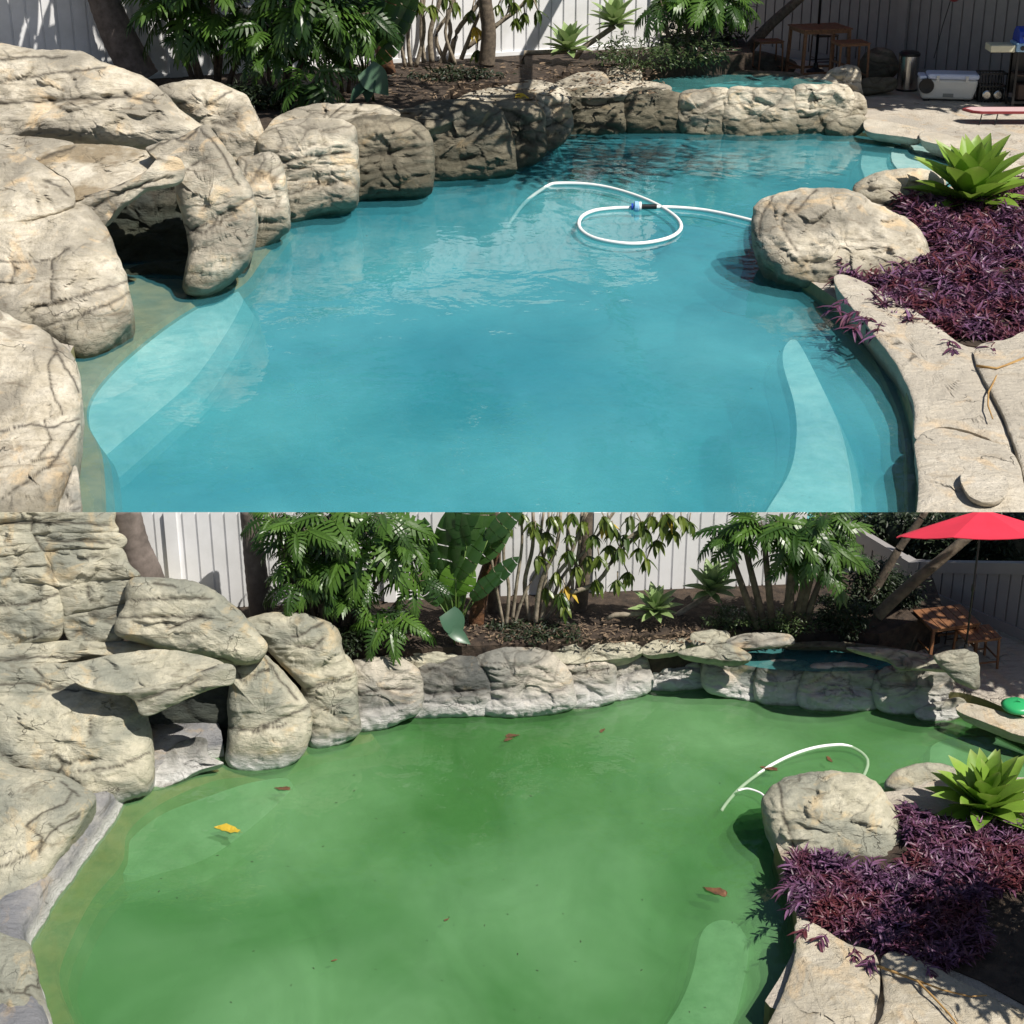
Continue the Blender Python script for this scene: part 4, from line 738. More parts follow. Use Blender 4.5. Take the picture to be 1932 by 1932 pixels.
def trunk(name, label, cat, pts, radpx, Y, mat='palm', seed=0, rings=True, group=None, ydepth=0.0, parts='trunk'):
    rs = np.random.RandomState(seed); cl = crom(pts, False, 5); k = SC(Y); n = len(cl)
    P = [V(x, y, Y + ydepth * i / n) for i, (x, y) in enumerate(cl)]; b = P[0].copy(); rad = np.interp(np.linspace(0, 1, n), np.linspace(0, 1, len(radpx)), radpx) * k
    if rings: rad = rad * (1 + .018 * np.sign(np.sin(np.arange(n) * 1.9)) * rs.rand(n))
    A = Acc(); A.tube([p - b for p in P], rad, 18); root = empty(name, b, label, cat, group); o = A.build(parts, mat, root, smooth=True); return root, [o]
def multistem(label, x, row, z, stems, seed, heads=(), leafL=26, group=None, name='umbrella_shrub', yellow=()):
    """leaning pale stems and drooping umbrella leaf clusters"""
    rs = np.random.RandomState(seed); b = G(x, row, z); Y = b[1]; k = SC(Y); root = empty(name, b, label, 'shrub', group); st = Acc(); lv = Acc(); yl = Acc()
    for pts, r in stems:
        dy = rs.uniform(-12, 12) * k; cl = crom(pts, False, 14); n = len(cl); st.tube([V(a, c, Y + dy) - b for a, c in cl], [r * k * (1.15 - .5 * i / n) for i in range(n)], 8)
    for i, (hx, hy) in enumerate(list(heads) + list(yellow)):
        A = yl if i >= len(heads) else lv; c = V(hx, hy, Y - rs.uniform(0, 25) * k) - b
        for j in range(9):
            az = j * .7 + rs.uniform(-.2, .2); d = sph(az, R_(rs.uniform(-75, -25))); put(A, LEAF, c, d, sph(az, R_(20)), leafL * k * rs.uniform(.8, 1.2), rs.rand())
        st.tube([c, c + np.array([rs.uniform(-10, 10) * k, 4 * k, 18 * k])], [1.2 * k, 1.6 * k], 5)
    o = [st.build('stem', 'palebark', root, smooth=True)]
    if lv.v: o.append(lv.build('foliage', 'umbl', root, attrs=True))
    if yl.v: o.append(yl.build('yellow_foliage', 'yellow', root, attrs=True))
    return root, o
def bigleaves(name, label, x, row, z, leaves, mat, T, seed, petr=2.0, Yoff=0, group=None, cat='plant'):
    """leaves: (base px, base row, tip px, tip row, width mult, var); stalks from the foot"""
    rs = np.random.RandomState(seed); b = G(x, row, z); Y = b[1]; k = SC(Y); root = empty(name, b, label, cat, group); lv = Acc(); st = Acc()
    for (ax, ay, bx, by, wm, var) in leaves:
        dy = rs.uniform(-20, 4) * k; p = V(ax, ay, Y + dy) - b; q = V(bx, by, Y + dy - rs.uniform(5, 25) * k) - b; L = np.linalg.norm(q - p)
        v = T[0].copy(); v[:, 0] *= wm; put(lv, (v, T[1]) + tuple(T[2:]), p, q - p + np.array([0, 0, .12 * L]), (rs.uniform(-.6, .6), -1.0, .5), L, var)
        st.tube([np.array([rs.uniform(-3, 3) * k, 0, -.05]), np.array([p[0] * .4, dy * .5, p[2] * .55]), p], [petr * k, petr * .8 * k, petr * .55 * k], 6)
    return root, [lv.build('foliage', mat, root, attrs=True, smooth=True), st.build('stem', 'umblstem' if False else 'small_stem', root, smooth=True)]
M['small_stem'] = simple('green_stalk', (.10, .17, .03), (.05, .09, .02), 6, .5)
# ---- blue garden
trunk('palm_tree', 'dark leaning palm trunk in front of the white fence of the blue garden', 'palm tree', [(268, 150), (225, 70), (196, 0), (180, -60), (165, -160)], [32, 30, 27, 24, 20], 49, 'palm', 3)
philodendron('leafy split-leaf plant at the left of the blue garden bed', 400, 168, ZA, [(345, 20, 12, 62), (400, -10, 10, 66), (300, -20, 8, 50), (420, 60, 12, 52), (360, 75, 8, 40), (470, 30, 10, 50)], 1, 1, 4.5, 11)
philodendron('dark split-leaf plant left of the brown trunk in the blue garden', 520, 180, ZA, [(560, 20, 12, 60), (500, 70, 12, 48), (540, 95, 10, 42), (600, 50, 10, 50), (480, 110, 8, 36), (590, 0, 8, 55)], 1, 1, 4, 12)
philodendron('small low split-leaf plant hanging over the reef wall capstone', 590, 205, ZA, [(585, 160, 7, 50), (560, 170, 5, 40)], 1, 1, 2.5, 13)
trunk('banana_tree', 'rust-brown fibrous trunk in the middle of the blue garden bed', 'banana tree', [(735, 150), (722, 90), (735, 30), (742, -40)], [15, 14, 12, 10], 51.5, 'drybark', 5)
bigleaves('paddle_leaf_plant', 'bright green paddle-leaved plant beside the rust-brown trunk', 690, 165, ZA, [(668, 100, 715, 35, 1.9, 1.0), (655, 110, 640, 40, 1.3, .2), (680, 90, 690, -10, 1.2, .3), (700, 80, 745, -30, 1.2, .1), (650, 100, 600, 60, 1.3, .15), (665, 60, 640, -40, 1.2, .2), (720, 90, 770, 20, 1.1, .1), (690, 70, 700, -60, 1.2, .05), (735, 80, 790, -10, 1.0, .15), (650, 130, 620, 90, 1.2, .1), (710, 120, 760, 80, 1.1, .1)], 'paddle', PAD, 21)
bigleaves('elephant_ear', 'pale blue-green elephant ear leaf low over the blue garden reef', 705, 190, ZA, [(690, 130, 728, 180, 1.0, .9), (700, 150, 690, 192, .8, .3), (690, 160, 660, 190, .6, .3)], 'elephant', BROAD, 22, 1.5)
multistem('cluster of pale bare stems with drooping leaves beside the fence of the blue garden', 850, 120, ZA,
          [([(815, 118), (812, 60), (830, 0), (835, -60)], 4.5), ([(830, 125), (850, 60), (845, 20), (880, -40)], 4), ([(850, 118), (862, 60), (900, 10), (930, -50)], 4.5), ([(845, 125), (822, 70), (850, 20), (870, -40)], 3.5), ([(870, 112), (890, 60), (915, 0), (920, -30)], 3.5), ([(860, 122), (840, 60), (858, 0)], 3), ([(880, 90), (940, 45), (985, 10), (1010, -30)], 4), ([(930, 55), (960, 20), (965, -40)], 3), ([(800, 118), (795, 50), (805, -40)], 4)],
          31, [(970, 5), (975, 35), (990, 25), (1015, 20), (900, 95), (940, 10), (890, 20), (960, -15), (1000, -10)], 24, yellow=[(898, 52)])
trunk('tree', 'thick dark trunk among the pale stems of the blue garden', 'tree', [(918, 122), (922, 60), (915, 0), (912, -60)], [15, 13, 12, 11], 52.5, 'bark', 6)
agave('small fan agave on a curved stem, lower of the pair in the blue garden', 1072, 100, ZA, 52, 26, 41, 'agave_pale', 'pair of small agaves by the fence of the blue garden', stem=[(1050, 98), (990, 100), (985, 120)], Y=53)
agave('small fan agave nearest the fence, the upper of the pair in the blue garden', 1160, 52, ZA, 54, 26, 42, 'agave_pale', 'pair of small agaves by the fence of the blue garden', stem=[(1130, 70), (1100, 90), (1085, 110)], Y=54)
philodendron('dark plant with small cut leaves by the spa in the blue garden', 1290, 112, ZA, [(1300, 10, 12, 40), (1340, 0, 12, 44), (1370, 15, 9, 40), (1250, 20, 8, 36)], 1, 1, 4, 14)
shrub('dark leafy shrub between the agaves and the spa of the blue garden', 1200, 128, ZA, 75, 28, 900, 9, 51)
shrub('dark leafy shrub directly behind the blue garden spa', 1300, 118, ZA, 70, 26, 900, 9, 52)
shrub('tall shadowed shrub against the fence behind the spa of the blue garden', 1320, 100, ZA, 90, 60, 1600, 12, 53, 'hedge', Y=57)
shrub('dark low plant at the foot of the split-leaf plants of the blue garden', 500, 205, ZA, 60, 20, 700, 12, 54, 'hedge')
shrub('straw-tipped dark grass clump beside the undercut boulder', 455, 200, ZA, 40, 20, 500, 13, 55, 'hedge')
trunk('tree', 'dark branch leaning right across the shaded fence of the blue garden', 'tree', [(1405, 100), (1450, 50), (1500, 5), (1550, -40)], [10, 9, 8, 7], 57.5, 'bark', 7)
agave('big bright green agave at the right edge of the blue garden', 1828, 400, ZG, 128, 46, 43, 'agave')
# ---- green garden
for a in BSET[:0]: pass
def AB(t): BSET.extend(t[1]); return t
AB(trunk('palm_tree', 'grey leaning palm trunk rising from the rock waterfall', 'palm tree', [(300, 1180), (275, 1090), (250, 1030), (232, 960), (225, 940)], [38, 37, 35, 33, 33], 17.35, 'palm', 8))
AB(trunk('palm_tree', 'dark slim palm trunk left of the split-leaf plants of the green garden', 'palm tree', [(500, 1195), (490, 1130), (480, 1050), (472, 966), (470, 940)], [25, 24, 22, 20, 20], 17.6, 'palm', 9))
AB(philodendron('leafy split-leaf plant beside the slim palm of the green garden', 620, 1205, ZB, [(560, 1010, 11, 56), (690, 1030, 12, 72), (600, 1070, 12, 52), (640, 1100, 10, 46), (720, 985, 9, 60), (560, 1100, 8, 42), (520, 985, 7, 40), (610, 1000, 10, 50), (660, 1130, 8, 40), (780, 1100, 6, 42)], 1, 1, 5, 15))
AB(philodendron('small low split-leaf plant hanging over the reef wall of the green garden', 735, 1222, ZB, [(740, 1175, 7, 52), (715, 1180, 5, 42)], 1, 1, 2.5, 16))
AB(bigleaves('paddle_leaf_plant', 'tall paddle-leaved plant with one glowing leaf in the green garden', 860, 1200, ZB, [(850, 1120, 882, 1075, 2.4, 1.0), (860, 1090, 900, 1010, 1.3, .2), (845, 1080, 835, 975, 1.3, .15), (870, 1050, 880, 940, 1.3, .1), (900, 1060, 955, 1000, 1.3, .2), (830, 1110, 800, 1040, 1.2, .2), (840, 1150, 870, 1110, 1.8, .5), (905, 1040, 925, 950, 1.2, .2), (880, 1030, 840, 960, 1.2, .1), (915, 1110, 970, 1060, 1.0, .05), (830, 1140, 790, 1090, 1.2, .1), (920, 1020, 985, 960, 1.0, .1), (870, 1010, 905, 930, 1.1, .05), (810, 1080, 790, 1000, 1.2, .1), (890, 1130, 935, 1090, 1.1, .1)], 'paddle', PAD, 23, 2.5))
AB(bigleaves('elephant_ear', 'dark green elephant ear leaf above the reef wall of the green garden', 860, 1215, ZB, [(842, 1155, 872, 1205, 1.0, .1), (850, 1190, 885, 1215, .7, .4)], 'elephant', BROAD, 24, 1.5))
AB(trunk('banana_tree', 'rust-brown fibrous trunk in the green garden bed', 'banana tree', [(898, 1180), (905, 1130), (925, 1060), (950, 1000), (960, 940)], [17, 15, 13, 11, 10], 17.7, 'drybark', 10))
AB(trunk('tree', 'pale leaning trunk behind the paddle-leaved plant of the green garden', 'tree', [(860, 1160), (880, 1090), (900, 1020), (915, 940)], [9, 9, 8, 8], 17.95, 'palebark', 11))
AB(trunk('tree', 'near-black straight trunk right of the rust-brown one', 'tree', [(930, 1168), (932, 1100), (935, 1030), (930, 940)], [13, 12, 11, 11], 18.0, 'bark', 12))
AB(multistem('cluster of pale bare stems with drooping yellow-green leaves in the green garden', 1020, 1180, ZB,
          [([(1000, 1172), (990, 1100), (1005, 1030), (1005, 940)], 4.5), ([(1010, 1176), (1020, 1100), (1050, 1030), (1060, 940)], 4.5), ([(1020, 1172), (1040, 1100), (1075, 1050), (1110, 950)], 4.5), ([(1030, 1168), (1070, 1110), (1090, 1050), (1100, 940)], 4), ([(1005, 1170), (1030, 1090), (1020, 1020), (1030, 940)], 3.5), ([(1040, 1150), (1060, 1090), (1120, 1020), (1170, 950)], 3.5), ([(1070, 1120), (1130, 1095), (1180, 1020), (1240, 985)], 4.5), ([(1150, 1065), (1200, 1010), (1240, 950)], 3.5), ([(1050, 1165), (1080, 1110), (1070, 1040), (1075, 940)], 3.5)],
          32, [(1125, 1095), (1165, 1095), (1185, 1080), (1130, 1050), (1120, 1010), (1150, 1030), (1170, 1035), (1205, 1035), (1220, 1000), (1250, 985), (1270, 1000), (1285, 975), (1190, 975), (1100, 985), (1080, 970), (1230, 975), (1060, 1120), (1150, 985), (1210, 985), (1260, 970), (1300, 985), (1065, 1140), (1005, 985), (1030, 1005), (1050, 975), (1075, 1040), (1015, 1050), (1090, 1070), (1140, 975), (1180, 1010), (1160, 1000), (1240, 1020), (1110, 1050), (1050, 1080), (1220, 1055), (1030, 1110)], 34, yellow=[(1145, 985), (1068, 1108), (1255, 972)]))
AB(trunk('tree', 'thick dark trunk among the pale stems of the green garden', 'tree', [(1092, 1168), (1098, 1110), (1104, 1040), (1108, 940)], [15, 14, 13, 12], 18.05, 'bark', 13))
AB(agave('small fan agave on a curved stem, the lower of the pair in the green garden', 1236, 1160, ZB, 58, 26, 44, 'agave_pale', 'pair of small agaves by the fence of the green garden', stem=[(1215, 1158), (1160, 1160), (1145, 1168)], Y=17.6))
AB(agave('small fan agave nearest the fence, the upper of the pair in the green garden', 1342, 1122, ZB, 64, 26, 45, 'agave_pale', 'pair of small agaves by the fence of the green garden', stem=[(1310, 1140), (1285, 1155), (1265, 1170)], Y=17.9))
AB(philodendron('tree-like split-leaf plant with bright leaves beside the dark corner', 1480, 1185, ZB, [(1400, 1010, 10, 48), (1440, 1000, 10, 48), (1500, 1010, 11, 52), (1540, 1020, 11, 56), (1560, 1060, 11, 52), (1500, 1060, 8, 44), (1370, 1020, 7, 38), (1555, 985, 8, 48)], 1, 1, 7, 17))
AB(shrub('low leafy shrub right of the pair of agaves in the green garden', 1390, 1182, ZB, 60, 20, 900, 9, 56))
AB(shrub('low sun-flecked shrub behind the green garden spa', 1490, 1188, ZB, 60, 22, 900, 9, 57))
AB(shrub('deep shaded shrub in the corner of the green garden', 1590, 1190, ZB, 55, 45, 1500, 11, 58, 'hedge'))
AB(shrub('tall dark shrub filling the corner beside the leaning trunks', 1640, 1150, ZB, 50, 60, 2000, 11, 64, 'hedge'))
AB(shrub('dark shrub at the foot of the sloping shade-grey fence', 1700, 1140, ZB, 45, 34, 1300, 10, 65, 'hedge'))
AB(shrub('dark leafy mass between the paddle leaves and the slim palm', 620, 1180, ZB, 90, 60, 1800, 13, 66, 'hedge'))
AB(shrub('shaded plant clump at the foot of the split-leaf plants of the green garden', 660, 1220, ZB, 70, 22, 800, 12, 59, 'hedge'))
AB(trunk('tree', 'dark trunk leaning right across the shaded fence of the green garden', 'tree', [(1655, 1162), (1710, 1110), (1770, 1060), (1830, 1010), (1860, 985)], [13, 12, 11, 10, 10], 17.55, 'bark', 14))
AB(trunk('tree', 'grey branch leaning right, left of the dark leaning trunk', 'tree', [(1640, 1130), (1670, 1080), (1700, 1030), (1740, 975), (1750, 950)], [9, 9, 8, 7, 7], 17.9, 'bark', 15))
# hedge beyond the fence of the green garden: single trees side by side
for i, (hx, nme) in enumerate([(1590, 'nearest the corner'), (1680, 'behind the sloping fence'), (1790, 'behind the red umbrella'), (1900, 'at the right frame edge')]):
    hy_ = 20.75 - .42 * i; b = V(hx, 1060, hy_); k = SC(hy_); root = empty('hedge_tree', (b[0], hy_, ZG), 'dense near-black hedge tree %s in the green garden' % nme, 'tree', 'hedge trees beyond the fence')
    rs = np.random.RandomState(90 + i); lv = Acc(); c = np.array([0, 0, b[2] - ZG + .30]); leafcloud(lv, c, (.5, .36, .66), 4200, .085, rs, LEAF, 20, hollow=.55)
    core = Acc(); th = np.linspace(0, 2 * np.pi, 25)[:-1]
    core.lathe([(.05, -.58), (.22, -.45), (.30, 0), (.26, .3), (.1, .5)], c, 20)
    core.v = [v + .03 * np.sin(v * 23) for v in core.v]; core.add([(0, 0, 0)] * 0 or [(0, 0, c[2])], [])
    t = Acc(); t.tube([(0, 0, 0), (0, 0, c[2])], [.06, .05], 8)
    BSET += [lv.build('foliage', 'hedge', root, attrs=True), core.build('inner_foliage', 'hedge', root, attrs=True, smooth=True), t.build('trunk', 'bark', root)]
AB(agave('big bright green agave at the right edge of the green garden', 1855, 1545, ZG, 138, 46, 46, 'agave'))
# ---- purple ground cover (uncountable)
def ground_cover(name, poly, z, n, Lpx, seed, label, hpx=19, holes=None):
    rs = np.random.RandomState(seed); P = crom(poly, True, 10); A = Acc(); x0, y0 = P.min(0); x1, y1 = P.max(0); cnt = 0
    px, py = P[:, 0], P[:, 1]; qx, qy = np.roll(px, -1), np.roll(py, -1)
    while cnt < n:
        x, y = rs.uniform(x0, x1), rs.uniform(y0, y1)
        ins = (((py > y) != (qy > y)) & (x < (qx - px) * (y - py) / (qy - py + 1e-9) + px)).sum() % 2
        if not ins: continue
        dn = vnoise(np.array([[x / 26, y / 17, 3.3]]))[0]
        if dn < -.45 + .2 * rs.rand(): continue
        cnt += 1; g0 = G(x, y, z); k = SC(g0[1]); hh = hpx * k * (.1 + .9 * rs.rand()) * (1 + .9 * dn)
        c = g0 + np.array([0, 0, hh]); az0 = rs.uniform(0, 6.28)
        for j in range(3):
            az = az0 + j * 2.1 + rs.uniform(-.4, .4); d = sph(az, R_(rs.uniform(-20, 60))); put(A, LAN2, c, d, (rs.normal() * .4, rs.normal() * .4, 1), Lpx * k * rs.uniform(.55, 1.6), rs.rand() ** 1.6)
    o = A.build(name, 'purple', attrs=True); return tagit(o, label, 'ground cover', None, 'stuff')
LAN2 = T_lance(.10, 3, .04, .35)
ground_cover('purple_ground_cover', [(1585, 520), (1620, 500), (1680, 490), (1735, 505), (1752, 470), (1700, 400), (1690, 385), (1760, 385), (1960, 360), (1980, 520), (1980, 640), (1900, 655), (1820, 640), (1740, 640), (1650, 600)], ZG + .05, 5600, 19, 61, 'dense purple-leaved ground cover spilling over the coping of the blue pool')
ground_cover('purple_ground_cover', [(1490, 1640), (1520, 1620), (1600, 1640), (1690, 1650), (1712, 1600), (1700, 1520), (1790, 1560), (1960, 1570), (1980, 1660), (1850, 1700), (1860, 1790), (1780, 1830), (1700, 1810), (1600, 1770), (1510, 1730)], ZG + .05, 6000, 21, 62, 'dense purple-leaved ground cover spilling over the coping of the green pool')
def litter(name, poly, z, n, Lpx, seed, label, mat='litter', T=LEAF):
    rs = np.random.RandomState(seed); P = np.array(poly, float); A = Acc(); x0, y0 = P.min(0); x1, y1 = P.max(0)
    for _ in range(n):
        g0 = G(rs.uniform(x0, x1), rs.uniform(y0, y1), z + .02); k = SC(g0[1]); put(A, T, g0 + np.array([0, 0, rs.rand() * 3 * k]), sph(rs.uniform(0, 6.28), R_(rs.uniform(-10, 15))), (rs.normal() * .5, rs.normal() * .5, 1), Lpx * k * rs.uniform(.5, 1.2), rs.rand())
    return tagit(A.build(name, mat), label, 'leaf litter', None, 'stuff')
litter('leaf_litter', [(640, 120), (1250, 190)], ZA, 900, 11, 71, 'dry brown leaves scattered over the soil of the blue garden bed')
BSET.append(litter('leaf_litter', [(640, 1165), (1330, 1215)], ZB, 900, 11, 72, 'dry brown leaves scattered over the soil of the green garden bed'))
litter('leaf_litter', [(1760, 1640), (1990, 1760)], ZG + .02, 500, 10, 73, 'bleached straw mulch at the right edge beside the purple plants')
# ---- unseen trees added outside the frame to cast shade on both gardens
def shade_tree(label, bx, by, cx, cy, cz, rad, n, L, seed):
    rs = np.random.RandomState(seed); root = empty('shade_tree', (bx, by, ZG), label, 'tree', 'unseen trees added to cast shade'); t = Acc(); c = np.array([cx - bx, cy - by, cz - ZG])
    t.tube([(0, 0, -.1), c * np.array([.12, .12, .7]), c], [.28, .22, .14], 10)
    for i in range(9): d = sph(i * .7, R_(rs.uniform(5, 50))); t.tube([c * .8, c * .8 + d * np.array(rad) * .75], [.1, .03], 6)
    t.build('trunk', 'bark', root, smooth=True); lv = Acc(); leafcloud(lv, c, rad, n, L, rs, LEAF, 16, hollow=.2); lv.build('crown', 'umbl', root, attrs=True)
shade_tree('unseen broad tree added to shade the patio furniture of the blue garden', 21.5, 60, 19.5, 52.3, 9.5, (6.8, 3.4, 1.8), 8500, .75, 81)
shade_tree('unseen light-crowned tree added to dapple the reef wall of the blue garden', 3.0, 61.5, 4.5, 43.0, 8.6, (8.0, 2.6, 1.0), 1500, .6, 82)

def unseen_shade_treeB(label, *a): shade_tree(label, *a)
shade_tree('unseen leafy tree added to shade the tall plants and fence of the blue garden', -14.5, 53, -6.5, 47.5, 8.4, (7.5, 2.2, 1.3), 800, .9, 83)
shade_tree('unseen dense tree added beyond the right edge to shade the bar table of the green garden', 10.2, 15.5, 9.7, 16.7, 4.3, (2.5, 1.7, .9), 5200, .3, 84)
shade_tree('unseen small tree added beyond the right edge to shade the bottom right corner', 7.2, 10.8, 5.9, 11.2, 2.7, (1.15, .9, .45), 3600, .16, 85)

def trailing(label, starts, z, seed, group):
    """single runners of the purple plant hanging over the edge"""
    rs = np.random.RandomState(seed)
    A = Acc()
    for (x, y, dx, dy) in starts:
        p = G(x, y, z + .06); k = SC(p[1]); q = G(x + dx, y + dy, z + .02); mid = (p + q) / 2 + np.array([0, 0, 8 * k]); A.tube([p, mid, q], [1.1 * k, .9 * k, .6 * k], 5, .2)
        for t in np.sort(rs.uniform(.1, 1, 6)):
            c = (1 - t) ** 2 * p + 2 * t * (1 - t) * mid + t * t * q
            for s_ in (-1, 1):
                az = math.atan2(q[1] - p[1], q[0] - p[0]) + s_ * rs.uniform(.3, 1.0); put(A, LAN2, c, sph(az, R_(rs.uniform(-25, 30))), (0, 0, 1), 30 * k * rs.uniform(.5, 1.3), rs.rand())
    o = A.build('purple_runners', 'purple', attrs=True); return tagit(o, label, 'ground cover', None, 'stuff')
trailing('loose purple runners hanging over the coping edge of the blue pool', [(1600, 520, -30, 15), (1610, 560, -32, 22), (1640, 595, -30, 30), (1650, 602, -42, 20), (1630, 590, -40, 8), (1665, 606, -12, 30), (1790, 642, 12, 26), (1880, 645, -16, 24), (1700, 400, -25, 12), (1740, 510, -20, 20)], ZG + .2, 91, None)
trailing('loose purple runners hanging over the coping edge of the green pool', [(1510, 1640, -26, -8), (1505, 1670, -28, 10), (1515, 1700, -30, 20), (1530, 1740, -20, 32), (1560, 1762, -18, 24), (1610, 1782, 4, 30), (1650, 1800, -14, 22), (1740, 1815, 18, 26), (1590, 1640, -20, -30), (1640, 1650, 6, -30), (1840, 1760, 25, 15)], ZG + .12, 92, None)

AB(multistem('second cluster of thin dark-leaved stems left of the pale stems in the green garden', 960, 1182, ZB,
   [([(955, 1180), (960, 1110), (950, 1040), (965, 940)], 3.5), ([(965, 1180), (975, 1100), (985, 1020), (980, 940)], 3.5), ([(970, 1178), (990, 1120), (1030, 1040), (1035, 940)], 3), ([(950, 1180), (935, 1100), (920, 1000), (925, 940)], 3)], 33, [(960, 990), (1010, 1000), (1040, 975), (985, 970), (940, 1000), (1075, 1010), (1040, 1030)], 26))
multistem('second cluster of thin stems left of the pale stems in the blue garden', 780, 128, ZA,
   [([(775, 126), (770, 60), (785, 0), (790, -50)], 3.5), ([(785, 126), (800, 60), (795, 0), (805, -50)], 3.5), ([(765, 126), (755, 60), (760, -50)], 3)], 34, [(790, 5), (765, -5), (815, 10), (860, 5), (840, -8)], 26)
AB(philodendron('dark split-leaf plant between the slim palm and the paddle leaves, green garden', 560, 1200, ZB, [(620, 985, 9, 54), (560, 1050, 9, 46), (680, 1085, 9, 44), (760, 1030, 8, 50)], 1, 1, 4, 18))
philodendron('dark low split-leaf plant beside the elephant ear of the blue garden', 640, 175, ZA, [(640, 70, 9, 52), (620, 110, 8, 40), (670, 30, 8, 50)], 1, 1, 3, 19)
AB(shrub('low dark undergrowth below the pale stems of the green garden', 1010, 1196, ZB, 90, 12, 700, 10, 67, 'hedge'))
shrub('low dark undergrowth below the pale stems of the blue garden', 850, 150, ZA, 80, 12, 600, 10, 68, 'hedge')
# ================================================================== OBJECTS
def bar_set(kind, x, row, z, wpx, hpx, label, seed=0, mat='wood', group=None, rz=0.0, Y=None, wide=1.0):
    b = V(x, row, Y) if Y else G(x, row, z); k = SC(b[1]); w = wpx * k / 2; h = hpx * k; d = w * .8; t = w * .11
    root = empty(kind, b, label, 'bar table' if kind == 'bar_table' else 'stool', group, rz)
    A = Acc(); ns = 6
    for i in range(ns): u0 = -w + 2 * w * i / ns; A.box((u0 + .012 * w, -d, h - t * .5), (u0 + 2 * w / ns - .012 * w, d, h))
    outs = [bevel(A.build('tabletop' if kind == 'bar_table' else 'seat', mat, root), t * .1)]
    A = Acc(); A.box((-w * .93, -d * .93, h - t * 1.6), (w * .93, -d * .84, h - t * .55)); A.box((-w * .93, d * .84, h - t * 1.6), (w * .93, d * .93, h - t * .55))
    A.box((-w * .93, -d * .82, h - t * 1.6), (-w * .84, d * .82, h - t * .55)); A.box((w * .84, -d * .82, h - t * 1.6), (w * .93, d * .82, h - t * .55)); outs.append(A.build('apron', mat, root))
    for sx in (-1, 1):
        for sy in (-1, 1):
            A = Acc(); cx, cy = sx * (w * .9), sy * (d * .9); v = []
            for zz, o in ((0, 1.06), (h - t * .52, .98)):
                for a, c in ((-1, -1), (1, -1), (1, 1), (-1, 1)): v.append((cx * o + a * t * .5, cy * o + c * t * .5, zz))
            A.add(v, [(0, 1, 5, 4), (1, 2, 6, 5), (2, 3, 7, 6), (3, 0, 4, 7), (3, 2, 1, 0), (4, 5, 6, 7)]); outs.append(A.build('leg', mat, root))
    for sy in (-1, 1):
        A = Acc(); A.box((-w * .86, sy * d * .92 - t * .25, h * .2), (w * .86, sy * d * .92 + t * .25, h * .2 + t * .8)); outs.append(A.build('stretcher', mat, root))
    for sx in (-1, 1):
        A = Acc(); A.box((sx * w * .92 - t * .25, -d * .86, h * .3), (sx * w * .92 + t * .25, d * .86, h * .3 + t * .8)); outs.append(A.build('stretcher', mat, root))
    return root, outs
gs, gs2 = 'bar stools of the blue garden', 'bar stools of the green garden'
bar_set('bar_table', 1540, 155, ZG, 92, 96, 'square wooden bar table on the shaded patio of the blue garden', rz=.25)
bar_set('bar_stool', 1598, 168, ZG, 58, 82, 'wooden bar stool with a sunlit seat, right of the table in the blue garden', group=gs, rz=.2)
bar_set('bar_stool', 1446, 150, ZG, 46, 68, 'wooden bar stool left of the table in the blue garden', group=gs, rz=.2)
bar_set('bar_stool', 1552, 128, ZG, 40, 58, 'dark bar stool half hidden behind the table in the blue garden', mat='darkwood', group=gs, rz=.2)
AB(bar_set('bar_table', 1778, 1232, ZG, 108, 84, 'square wooden bar table under the red umbrella of the green garden', rz=.25))
AB(bar_set('bar_stool', 1838, 1252, ZG, 76, 72, 'wooden bar stool with a sunlit seat, right of the table in the green garden', group=gs2, rz=.2))
AB(bar_set('bar_stool', 1668, 1222, ZG, 52, 54, 'wooden bar stool left of the table in the green garden', group=gs2, rz=.2))
AB(bar_set('bar_stool', 1795, 1206, ZG, 46, 46, 'dark bar stool half hidden behind the table in the green garden', mat='darkwood', group=gs2, rz=.2))
